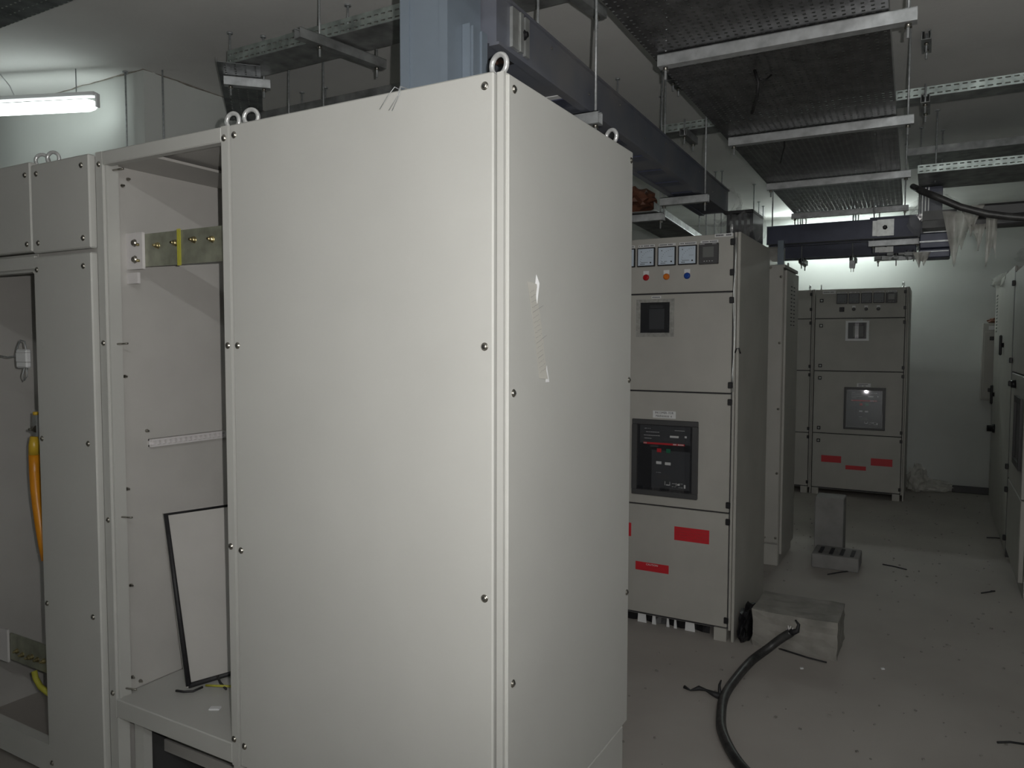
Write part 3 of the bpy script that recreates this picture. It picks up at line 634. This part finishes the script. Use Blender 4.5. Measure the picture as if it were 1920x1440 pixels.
# ------------------------------------------------------------------ overhead: hangers, trays, ducts
def strut(name, label, c, length, d, w=.041, h=.041, z=None, m='galv', rods=(), group=None):
    """channel strut centred at c along direction d (angle), with rods (offset along, length up) and nuts"""
    r = thing(name, label, 'support', c, d, group)
    mb = MB(); mb.box((-length/2, -w/2, 0), (length/2, w/2, .003)).box((-length/2, -w/2, .003), (length/2, -w/2+.003, h)).box((-length/2, w/2-.003, .003), (length/2, w/2, h))
    mb.box((-length/2, -w/2, h-.003), (length/2, -w/2+.012, h)).box((-length/2, w/2-.012, h-.003), (length/2, w/2, h)); mb.build('channel', m, r, local=True)
    for o, up in rods:
        MB().tube([(o, 0, -.045), (o, 0, up)], .0048, 8).build('hanger_rod', 'rod', r, local=True)
        k = MB(); k.lathe([(0, .010), (.009, .010)], (o, 0, -.010), (0, 0, 1), 6).lathe([(0, .012), (.002, .012)], (o, 0, -.013), (0, 0, 1), 12); k.build('nut', 'steel', r, local=True)
        if up > .1: k = MB(); k.lathe([(0, .014), (.008, .014)], (o, 0, up-.010), (0, 0, 1), 10); k.build('anchor', 'rod', r, local=True)
    return r
def tray(name, label, c, length, d, width, flange, fm='hole_flange', bm_='hole_big', cat='cable tray', group=None):
    r = thing(name, label, cat, c, d, group)
    bx('base', (0, 0, 0), (length, width, .0016), bm_, r, local=True)
    for y in (0, width): bx('side_flange', (0, y-.0008, .0017), (length, y+.0008, flange), fm, r, local=True)
    return r
# the big perforated tray over the aisle
ty = math.radians(91.3)
tray('cable_tray', 'broad perforated cable tray running down the aisle overhead', (-.115, .9, 2.652), 5.62, ty, .775, .05, 'galv_dark')
for i, (y, xc) in enumerate(((2.70, -.490), (3.923, -.525), (5.145, -.568), (6.40, -.613))):
    strut('support_strut', ('nearest', 'second', 'third', 'furthest')[i]+' galvanised crossbar from the camera under the broad aisle tray', (xc, y, 2.606), .83, math.radians(.6), m='galv', rods=((-.39, HC-2.606), (.39, HC-2.606)), group='crossbars under the broad tray')
# loose wires hanging from it
mb = MB(); mb.tube([at(x, y, 'z', z) for x, y, z in ((1415, 132, 2.64), (1422, 155, 2.58), (1420, 180, 2.55), (1410, 212, 2.53))], .006, 6); mb.tube([at(x, y, 'z', z) for x, y, z in ((1424, 148, 2.6), (1436, 150, 2.6), (1446, 141, 2.645))], .004, 6)
tag(mb.build('hanging_wire', 'rubber'), 'black wire end dangling from the broad aisle tray behind its nearest crossbar', 'wire')
mb = MB(); mb.tube([at(x, y, 'z', z) for x, y, z in ((1471, 250, 2.64), (1471, 275, 2.60), (1464, 305, 2.60))], .004, 6)
tag(mb.build('hanging_wire', 'rubber'), 'thin dark wire curving below the broad aisle tray past its second crossbar', 'wire')

# slotted tray crossing at the left, with its branch
t1 = tray('cable_tray', 'slotted cable tray crossing high over the front cabinets at the left', (-2.90, 2.45, 2.895), 2.35, 0, .19, .062, 'hole_flange', 'galv_dark')
t0 = tray('cable_tray', 'tray corner at the top left edge of the picture', (-4.2, 1.50, 2.85), 1.6, 0, .16, .06, 'hole_flange', 'hole_floor')
pa = Vector((-2.90, 2.46, 2.888)); ang = math.atan2(.50, -.54)
t2 = tray('cable_tray', 'perforated tray branch turning away beside the left wall', tuple(at(488, 124, 'z', 2.888)), .95, math.atan2(at(492, 200, 'z', 2.888).y-at(488, 124, 'z', 2.888).y, at(492, 200, 'z', 2.888).x-at(488, 124, 'z', 2.888).x), .19, .02, 'galv_dark', 'hole_floor')
t3 = tray('cable_tray', 'far low run of cable tray behind the left branch', (-3.42, 3.02, 2.84), 1.5, 0, .22, .05, 'galv_dark', 'galv_dark')
c_ = (at(420, 152, 'z', 2.865)+at(507, 160, 'z', 2.865))/2; v_ = at(507, 160, 'z', 2.865)-at(420, 152, 'z', 2.865)
strut('support_strut', 'galvanised crossbar under the left tray branch', (c_.x, c_.y, 2.845), v_.length, math.atan2(v_.y, v_.x), rods=((-v_.length/2+.03, HC-2.845), (v_.length/2-.03, HC-2.845)))
strut('support_strut', 'dark stub crossbar under the middle of the left slotted tray', (-2.26, 2.52, 2.845), .46, math.radians(80), m='galv_dark', rods=((-.12, HC-2.845), (.19, .08)))
strut('support_strut', 'dark stub crossbar of the slotted tray over the blue duct', (-1.17, 2.53, 2.845), .42, math.radians(84), m='galv_dark', rods=((.17, .08),))
def rod(label, x, y, z0, z1=HC, r=.0048, group=None, bend=0):
    o = thing('hanger_rod', label, 'rod', (x, y, z0), 0, group)
    MB().tube([(0, 0, 0), (bend, 0, (z1-z0)*.5), (0, 0, z1-z0)], r, 8).build('rod', 'rod', o, local=True)
    k = MB(); k.lathe([(0, .015), (.006, .015), (.008, .008)], (0, 0, z1-z0-.009), (0, 0, 1), 10); k.build('anchor', 'rod', o, local=True); return o
for (tx, tyy), (bx_, by_), lab in (((235, 140), (240, 285), 'long bare rod hanging over the open cabinet, left one of its pair'),
        ((305, 160), (309, 265), 'bare rod over the open cabinet, right one of its pair'),
        ((566, 172), (567, 230), 'short far rod above the large cabinet, left of the two small ones'), ((610, 163), (611, 225), 'short far rod above the large cabinet, right of the two small ones'),
        ((652, 8), (650, 60), 'rod dropping into the slotted tray near the blue riser'), ((540, 118), (542, 225), 'rod standing clear below the slotted tray, left of the black stub'), ((606, 105), (607, 220), 'rod below the slotted tray beside the black stub')):
    if tx in (540, 606): y = 2.95; p = at(bx_, by_, 'y', y); rod(lab, p.x, y, p.z-.15)
    elif tx == 235: p = at(tx, 141, 'y', 2.63); rod(lab, p.x, 2.63, 2.45)
    elif tx == 305: p = at(tx, tyy, 'y', 2.72); rod(lab, p.x, 2.72, 2.45, p.z+.1)
    else: p = at(tx, tyy, 'z', HC); q = at(bx_, by_, 'y', p.y); rod(lab, p.x, p.y, q.z-(.25 if tx != 652 else 0))
# tube fitting at the left
pa_, pb_ = at(181, 197, 'z', 2.9), at(0, 206, 'z', 2.9); la = math.atan2(pb_.y-pa_.y, pb_.x-pa_.x)
lt = thing('tube_light', 'lit fluorescent tube hung near the left wall just under the ceiling', 'lamp', tuple(pa_), la)
bx('batten', (.0, -.02, .045), (1.25, .02, .07), 'white', lt, .004, local=True)
MB().tube([(0, 0, 0), (.02, 0, 0), (.05, 0, 0), (1.2, 0, 0)], [.014, .026, .033, .033], 16).build('tube', 'tube_l', lt, local=True)
bx('end_cap', (-.012, -.012, -.012), (-.001, .012, .06), 'white', lt, local=True)
MB().tube([(.50, .0, .07), (.53, .0, .13), (.58, .02, .20)], .003, 5).build('supply_wire', 'white', lt, local=True)
for x in (.12, 1.1): MB().tube([(x, 0, .07), (x, 0, .2)], .003, 6).build('drop_wire', 'rod', lt, local=True)
ft = thing('tube_light', 'tube lamp near the end wall hidden behind the blue bus ducts', 'lamp', (-1.0, 9.45, 2.85))
bx('batten', (-1.60, 9.26, 2.955), (-.40, 9.31, 2.985), 'white', ft, .004)
for x in (-1.4, -.6): MB().tube([(x, 9.285, 2.984), (x, 9.285, HC)], .003, 6).build('drop_wire', 'rod', ft)
MB().tube([(-1.57, 9.25, 2.93), (-.43, 9.25, 2.93)], .02, 14).build('tube', 'tube_f', ft)
bt = thing('tube_light', 'unseen tube lamp added behind the camera for ambient light', 'lamp', (1.05, -.9, 3.0))
bx('batten', (.45, -.94, 3.05), (1.65, -.88, 3.099), 'white', bt, .004)
MB().tube([(.48, -.91, 3.025), (1.62, -.91, 3.025)], .02, 14).build('tube', 'tube_fill', bt)  # unseen fill lamp, added and placed to raise the ambient light

# blue riser and the duct it feeds
rs = thing('bus_duct', 'blue grey bus duct riser rising from behind the large front cabinet', 'bus duct', (-1.25, 1.8, 2.19))
bx('riser', (-1.232, 1.60, 2.19), (-1.088, 1.758, 3.09), 'blue', rs, .002)
mb = MB(); mb.box((-1.234, 1.594, 2.19), (-1.205, 1.5995, 3.09)).box((-1.112, 1.595, 2.19), (-1.086, 1.5995, 3.09)); mb.build('side_rib', 'blue', rs)
mb = MB(); mb.box((-1.087, 1.665, 2.19), (-1.064, 1.752, 2.425)).box((-1.064, 1.672, 2.19), (-1.058, 1.69, 2.42)).box((-1.064, 1.715, 2.19), (-1.058, 1.742, 2.42)); mb.build('flange_cover', 'blue', rs)
dl, dr = Vector((-1.044, 1.765, 0)), Vector((-1.128, 4.70, 0)); dang = math.atan2(dr.y-dl.y, dr.x-dl.x)
du = thing('bus_duct', 'long dusty blue bus duct running away above the INCOMER cabinet', 'bus duct', (dl.x, dl.y, 2.40), dang)
LN = (dr-dl).length
bx('duct_body', (0, 0, .008), (LN, .165, .135), 'blue_dusty', du, local=True)
mb = MB(); mb.box((-.0, -.008, 0), (LN, .022, .008)).box((0, .143, 0), (LN, .173, .008)).box((0, -.008, .135), (LN, .022, .143)).box((0, .143, .135), (LN, .173, .143)); mb.build('edge_flange', 'blue_dusty', du, local=True)
for i in range(8): MB().box((.5+i*.28, .024, .0015), (.58+i*.28, .141, .0075)).build('cross_rib', 'blue_dark', du, local=True)
mb = MB(); mb.box((.075, -.010, .02), (.115, -.0005, .128)).box((.119, -.013, .02), (.137, -.0005, .128)).box((.155, -.010, .02), (.180, -.0005, .128)); jt = mb.build('joint_cover', 'alu', du, local=True)
k = MB(); k.lathe([(0, .014), (.012, .014), (.013, .008), (.02, .008)], (.146, -.001, .075), (0, -1, 0), 6); k.build('joint_bolt', 'black', jt, local=True)
k = MB()
for i in range(9): k.lathe([(0, .004), (.003, .003)], (.35+i*.31, -.0005, .06 if i % 2 else .11), (0, -1, 0), 8)
k.build('rivet', 'steel', du, local=True)
wl = MB().box((.10, .03, .0055), (.16, .08, .0079)).build('warning_label', 'black', du, local=True)
MB().box((.10, .045, .0050), (.14, .078, .0054)).build('orange_panel', 'brick', wl, local=True)
MB().box((.47, .03, .0055), (.53, .10, .0079)).build('rating_label', 'label', du, local=True)
for i, (y, nm) in enumerate(((2.42, 'crossbar carrying the long blue duct just beside the large cabinet'), (4.0, 'crossbar carrying the far part of the long blue duct'))):
    x = dl.x+(dr.x-dl.x)*(y-dl.y)/(dr.y-dl.y)
    strut('support_strut', 'galvanised '+nm, (x-.085, y, 2.353), .26, 0, m='galv', rods=((.112, HC-2.353), (-.112, HC-2.353)))
crumple('plastic_wrap', -1.19, 4.74, 2.465, .13, .10, .12, 'wrap', 31, 'clear stretch wrap over the end of the long blue duct', 'plastic wrap')
# lower open trough left of it
tr = thing('cable_trough', 'dark steel trough with a bright lip above the INCOMER cabinet', 'cable tray', (-1.36, 4.0, 2.33), math.radians(94.5))
bx('base', (0, 0, 0), (1.9, .22, .003), 'galv_dark', tr, local=True); bx('side_flange', (0, 0, .004), (1.9, .002, .05), 'galv_dark', tr, local=True); bx('side_flange', (0, .218, .004), (1.9, .22, .05), 'galv_dark', tr, local=True)
bx('lip', (0, -.012, 0), (1.9, -.001, .006), 'galv', tr, local=True)
strut('support_strut', 'galvanised crossbar under the steel trough above the INCOMER cabinet', (-1.47, 4.05, 2.285), .30, 0, rods=((.13, HC-2.285), (-.13, HC-2.285)))
crumple('wrapped_duct_end', -1.60, 4.35, 2.46, .12, .12, .075, 'brick', 33, 'orange brown duct end wrapped in film beside the large front cabinet', 'duct')
# far blue ducts running across
def cross(label, xa, xb, y, z0, z1, dep, m='blue_dark'):
    r = thing('bus_duct', label, 'bus duct', ((xa+xb)/2, y, z0))
    bx('duct_body', (xa, y, z0+.006), (xb, y+dep, z1-.006), m, r)
    mb = MB(); mb.box((xa, y-.008, z0), (xb, y+.02, z0+.006)).box((xa, y-.008, z1-.006), (xb, y+.02, z1)).box((xa, y+dep-.02, z0), (xb, y+dep+.008, z0+.006)); mb.build('edge_flange', m, r)
    return r
A_ = cross('nearer of the two dark blue ducts crossing above the vented cabinet', -1.12, -.10, 5.88, 2.348, 2.482, .17)
B_ = cross('further of the two dark blue ducts crossing above the vented cabinet', -1.30, -.15, 6.92, 2.348, 2.482, .17)
for r_, y, x0 in ((A_, 5.88, -.372), (B_, 6.92, -.42)):
    k = MB(); k.box((x0-.03, y-.012, 2.362), (x0, y-.0085, 2.468)).box((x0, y-.022, 2.358), (x0+.105, y-.0085, 2.472)).box((x0+.03, y-.026, 2.36), (x0+.07, y-.0215, 2.47)); j_ = k.build('joint_cover', 'alu', r_)
    k = MB(); k.lathe([(0, .016), (.014, .016), (.016, .009), (.024, .009)], (x0+.05, y-.026, 2.415), (0, -1, 0), 6); k.build('joint_bolt', 'black', j_)
bx('top_cover', (-.42, 5.872, 2.483), (-.09, 6.06, 2.492), 'blue_dark', A_)
for lab, x, y, ln in (('crossbar beneath the nearer far blue duct', -.40, 5.96, .34), ('crossbar beneath the further far blue duct', -.42, 7.0, .36)):
    strut('support_strut', 'pale '+lab, (x+.14, y, 2.30), ln, 0, m='galv', rods=((-ln/2+.03, HC-2.30), (ln/2-.03, HC-2.30)))
strut('support_strut', 'short crossbar under the left end of the further far blue duct', (-1.02, 7.0, 2.30), .26, PI/2, m='galv_dark', rods=((-.10, HC-2.30), (.10, HC-2.30)))
strut('support_strut', 'short crossbar under the middle of the further far blue duct', (-.62, 7.0, 2.30), .26, PI/2, m='galv_dark', rods=((-.10, HC-2.30), (.10, HC-2.30)))
k = MB(); p = at(1598, 496, 'y', 6.85); k.box((p.x-.022, 6.84, p.z-.03), (p.x+.022, 6.86, p.z+.035), .003).tube([(p.x-.01, 6.85, p.z-.03), (p.x-.01, 6.85, p.z-.06)], .003, 5).tube([(p.x+.01, 6.85, p.z-.03), (p.x+.01, 6.85, p.z-.06)], .003, 5).tube([(p.x, 6.85, p.z+.03), (p.x, 6.86, 2.36)], .006, 5)
tag(k.build('hanging_bracket', 'galv'), 'small pale bracket dangling under the far blue ducts', 'bracket')
# wrapped bus box on the metering cabinet
wx = thing('bus_box', 'dark finned bus box wrapped in clear film on top of the INCOMER cabinet', 'bus box', (-1.02, 4.55, 2.19))
k = MB(); k.box((-1.09, 4.45, 2.355), (-.925, 4.75, 2.375), .004).box((-1.09, 4.45, 2.19), (-.925, 4.75, 2.205), .004); k.build('end_plate', 'black', wx)
k = MB()
for i in range(5): k.box((-1.075+i*.033, 4.455, 2.205), (-1.058+i*.033, 4.745, 2.355))
k.build('bar_blade', 'acb', wx)
bx('insulator', (-.945, 4.47, 2.215), (-.93, 4.56, 2.345), 'nylon', wx)
crumple('plastic_wrap', -1.01, 4.58, 2.29, .135, .17, .11, 'wrap', 41, 'clear stretch wrap around the bus box on the INCOMER cabinet', 'plastic wrap', n=3, amp=.22)
k = MB(); k.box((-1.14, 5.87, 2.20), (-1.0, 5.99, 2.33), .01); tag(k.build('wrapped_joint', 'film'), 'pale wrapped joint between the INCOMER bus box and the vented cabinet', 'duct')
# rods near the end wall lamp
for i, (px, py) in enumerate(((1414, 345), (1423, 378), (1431, 386))):
    p = at(px, py, 'z', HC); rod(('left', 'middle', 'right')[i]+' bare rod of the trio seen above the wrapped bus box', p.x, p.y, 2.5)
for i, px in enumerate((1311, 1324, 1340, 1352)):
    p = at(px, 425, 'y', 6.6); rod(('first', 'second', 'third', 'fourth')[i]+' rod from the left in the far row over the INCOMER cabinet top', p.x, 6.6, 2.3)
for i, px in enumerate((1448, 1496, 1501, 1599, 1604, 1609)):
    p = at(px, 425, 'y', 7.9 if i else 5.95); rod(('first', 'second', 'third', 'fourth', 'fifth', 'sixth')[i]+' rod from the left dropping to the far blue ducts', p.x, p.y, 2.49, r=.005)
# slotted trays to the right
tray('cable_tray', 'slim slotted tray passing above the broad tray to the right edge', (-1.47, 4.43, 2.865), 3.4, 0, .14, .05, 'hole_flange', 'galv_dark')
rod('left rod carrying the slim slotted tray', -1.48, 4.46, 2.87)
for x, lab in ((-1.31, 'left'), (-.075, 'right')):
    strut('support_strut', 'dark stub crossbar under the slim slotted tray, '+lab+' one', (x, 4.47, 2.815), .24, PI/2, m='galv_dark', rods=((-.09, .10), (.09, .10)))
    strut('support_strut', 'dark stub crossbar fixed to the ceiling above the slim slotted tray, '+lab+' one', (x, 4.25 if x > -1 else 4.2, 3.055), .20, PI/2, m='galv_dark', rods=((-.05, .045), (.05, .045)))
tray('cable_tray', 'wide slotted tray leaving to the right at the end of the broad tray', (-.12, 5.30, 2.652), 2.2, 0, .56, .052, 'hole_flange', 'galv_dark')
tray('cable_tray', 'short high tray piece behind the wide right hand tray', (-.20, 5.9, 2.90), .75, 0, .45, .05, 'galv_dark', 'galv_dark')
rod('tall dark rod dropping from the ceiling into the wide right hand tray', -.025, 5.566, 2.64)
rod('rod at the left side of the wide right hand tray', .01, 6.1, 2.3)
# duct cluster at the right
cl_ = thing('bus_duct', 'dark bus duct riser in reflective wrap beside the broad tray end', 'bus duct', (-.03, 5.75, 2.3))
bx('riser', (-.105, 5.72, 2.30), (.02, 5.84, 2.645), 'blue_dark', cl_, .003)
k = MB()
for i in range(3): k.box((-.10+i*.018, 5.712, 2.42), (-.093+i*.018, 5.7195, 2.64))
k.build('side_rib', 'alu', cl_)
k = MB(); k.box((-.09, 5.55, 2.40), (.10, 5.715, 2.46)).box((-.09, 5.50, 2.345), (.09, 5.70, 2.39)); k.build('joint_block', 'dgrey', cl_)
du2 = thing('bus_duct', 'dark blue duct end sticking out right of the far duct joint', 'bus duct', (0, 5.5, 2.2))
k = MB(); k.box((-.10, 5.40, 2.205), (.085, 5.60, 2.30), .006).box((-.10, 5.39, 2.145), (.07, 5.58, 2.20), .006); k.build('duct_body', 'blue_dark', du2)
k = MB(); k.box((-.10, 5.385, 2.24), (.075, 5.395, 2.25)).box((-.10, 5.38, 2.18), (.06, 5.388, 2.185)).box((-.08, 5.385, 2.30), (.09, 5.40, 2.305)); k.build('edge_flange', 'galv', du2)
rr = random.Random(4); k = MB()
for i in range(8):
    x = -.36+i*.034; z = 2.165+rr.random()*.04; k.box((x, 5.62, z), (x+.03+rr.random()*.04, 5.64, z+.01+rr.random()*.015), rz=rr.uniform(-.3, .3))
    if i in (3, 5, 6): k.tube([(x+.02, 5.63, z-.03-rr.random()*.02), (x+.02, 5.63, z+.04)], .0035, 5)
tag(k.build('clamp_bundle', 'galv_dark'), 'bunch of loose clamps and bolts hanging at the far duct joint', 'clamps')
crumple('plastic_wrap', -.02, 5.55, 2.42, .14, .14, .15, 'wrap', 51, 'clear wrap round the duct cluster beside the broad tray end', 'plastic wrap')
for i, (px, py, w, hg, sd, lb_) in enumerate(((1797, 395, .17, .27, 1, 'longest pointed rag of pale film hanging right of the far ducts'), (1823, 385, .13, .15, 2, 'short folded rag of pale film hanging between the two longer ones'),
        (1860, 400, .06, .26, 3, 'narrow strip of pale film hanging nearest the right edge'), (1835, 420, .08, .13, 6, 'small rag of film peeping below the folded one'), (1728, 472, .10, .08, 7, 'scrap of film hanging among the loose clamps'))):
    p = at(px, py, 'y', 5.35); sheet('plastic_rag', (p+Vector((-w/2, 0, 0)), p+Vector((w/2, 0, 0))), hg, 6, 8, 'film', sd, lb_, 'plastic film', .75 if i != 2 else .1)
dk = thing('bus_duct', 'dark duct run behind the plastic rags at the right edge', 'bus duct', (.5, 5.6, 2.3))
bx('duct_body', (.17, 5.50, 2.335), (.60, 5.66, 2.385), 'dgrey', dk, .01); bx('upper_duct', (.20, 5.52, 2.39), (.95, 5.66, 2.475), 'dgrey', dk, .015)
# black cable at the right edge
mb = MB(); mb.tube([at(1712, 350, 'y', 4.9), at(1722, 355, 'y', 4.5)]+[at(x, y, 'y', 4.2) for x, y in ((1728, 358), (1760, 371), (1800, 388), (1850, 401), (1890, 406), (1960, 412), (2060, 410))], .017, 12)
tag(mb.build('power_cable', 'sheath'), 'thick black cable sagging out of the right edge below the trays', 'cable')

# ------------------------------------------------------------------ on the floor
cb = MB(); vs = [at(1419, 1210, 'z', 0), at(1568, 1238, 'z', 0), at(1593, 1236, 'z', 0)]
b = bmesh.new(); bmesh.ops.create_cube(b, size=1); bmesh.ops.subdivide_edges(b, edges=b.edges[:], cuts=5, use_grid_fill=True)
r_ = random.Random(2)
for v in b.verts:
    v.co = Vector((v.co.x*.42, v.co.y*.34, (v.co.z+.5)*.195))+Vector((r_.uniform(-1, 1), r_.uniform(-1, 1), r_.uniform(-1, 1) if v.co.z > -.4 else 0))*.004
bmesh.ops.translate(b, verts=b.verts, vec=(-.595, 4.215, 0)); cb.bm.free(); cb.bm = b
tag(cb.build('concrete_block', 'slab'), 'low rough concrete block on the floor beside the INCOMER cabinet', 'block')
hb = thing('hollow_block', 'hollow concrete block with core holes lying on the floor beyond the low block', 'block', (-.58, 5.85, 0))
mb = MB(); mb.box((-.73, 5.70, 0), (-.42, 5.98, .10), .006); mb.build('block', 'slab2', hb)
mb = MB()
for i in range(4): mb.box((-.69+i*.07, 5.74, .1001), (-.665+i*.07, 5.92, .104))
mb.build('core_hole', 'seam', hb)
mb = MB(); mb.box((-.753, 6.0, 0), (-.553, 6.20, .455), .006); tag(mb.build('concrete_slab', 'slab2'), 'pale upright concrete block standing behind the hollow block', 'block')
# the cable across the floor
pc_ = thing('power_cable', 'thick black cable curling across the floor with a torn end on the low block', 'cable', (-.75, 3.3, 0))
P = [(1483, 1186, .165), (1462, 1199, .12), (1440, 1216, .07), (1408, 1240, .03), (1380, 1272, .022), (1358, 1306, .022), (1352, 1345, .022), (1354, 1370, .022), (1366, 1400, .022), (1386, 1432, .022), (1412, 1460, .022), (1450, 1500, .022)]
pts = [at(x, y, 'z', z) for x, y, z in P]
pts[0].y = min(pts[0].y, 4.0)
sm = []
for i in range(len(pts)-1):
    p0_, p1_, p2_, p3_ = pts[max(i-1, 0)], pts[i], pts[i+1], pts[min(i+2, len(pts)-1)]
    for j in range(6):
        t = j/6; sm.append(.5*((2*p1_)+(-p0_+p2_)*t+(2*p0_-5*p1_+4*p2_-p3_)*t*t+(-p0_+3*p1_-3*p2_+p3_)*t**3))
MB().tube(sm, .021, 14).build('sheath', 'sheath', pc_)
e_ = sm[0]; k = MB(); k.tube([e_+Vector((.0, 0, .0)), e_+Vector((.03, .0, .015)), e_+Vector((.035, .005, .045)), e_+Vector((.018, .01, .065))], [.02, .012, .008, .004], 8); k.build('torn_flap', 'rubber', pc_)
k = MB(); rr = random.Random(8)
for i in range(9): k.tube([e_+Vector((rr.uniform(-.01, .01), 0, rr.uniform(-.005, .01))), e_+Vector((rr.uniform(-.03, .03), rr.uniform(-.01, .01), rr.uniform(.01, .035)))], .003, 5)
k.build('frayed_strands', 'nylon', pc_)
e_ = at(1350, 1306, 'z', .02); k = MB(); rr = random.Random(5)
q = e_.copy(); L4 = [q.copy()]
for i in range(5): q += Vector((-.033, -.004+rr.uniform(-.02, .02), 0)); q.z = .012+rr.uniform(0, .02); L4.append(q.copy())
k.tube(L4, [.016, .012, .006, .012, .004, .008], 6)
k.tube([e_, e_+Vector((-.015, .05, .03)), e_+Vector((-.01, .06, .05))], [.01, .006, .003], 5); k.build('tape_tatter', 'rubber', pc_)
k = MB(); k.tube([at(x, y, 'z', .006) for x, y in ((1455, 1214), (1480, 1222), (1515, 1233), (1550, 1242))], .0045, 6)
tag(k.build('thin_cable', 'rubber'), 'thin black cable end lying in front of the low concrete block', 'cable')
for i, (x, y, lb_) in enumerate((((1858, 1840), (1108, 1112), 'small kinked black wire scrap on the floor at the right'), ((1870, 1920), (1392, 1395), 'dark stick lying on the floor at the lower right edge'),
        ((1552, 1600), (1077, 1070), 'thin dark stick on the floor in front of the hollow block'), ((1655, 1700), (1058, 1068), 'dark thin scrap on the floor right of the hollow block'), ((1850, 1885), (1008, 1010), 'dark sliver on the floor before the right row'))):
    k = MB(); a, b2 = at(x[0], y[0], 'z', .004), at(x[1], y[1], 'z', .004)
    mid_ = (a+b2)/2+(Vector((.05, .05, 0)) if i == 0 else Vector((.0, .01, 0))); k.tube([a, mid_, b2], .005, 5); tag(k.build('floor_scrap', 'rubber'), lb_, 'scrap')
for i, (x, y) in enumerate(((1503, 1254), (1655, 1255))):
    p = at(x, y, 'z', 0); k = MB(); k.box((p.x-.008, p.y-.006, .0005), (p.x+.008, p.y+.006, .006), rz=.5); tag(k.build('plaster_chip', 'white'), ('tiny white chip on the floor just in front of the low block', 'tiny pale chip on the floor right of the low block')[i], 'chip')
rr = random.Random(11); k = MB()
for i in range(420):
    x, y = rr.uniform(-1.2, .6), rr.uniform(2.2, 9.3)
    if (x < -.75 and 3.9 < y < 5.0) or (-.84 < x < -.3 and 3.95 < y < 6.3) or x > .45: continue
    s_ = rr.uniform(.002, .007); k.box((x-s_, y-s_*.7, .0004), (x+s_, y+s_*.7, s_), rz=rr.random()*3)
tag(k.build('floor_grit', 'slab'), 'scattered grit and crumbs on the dusty concrete floor', 'grit', kind='stuff')
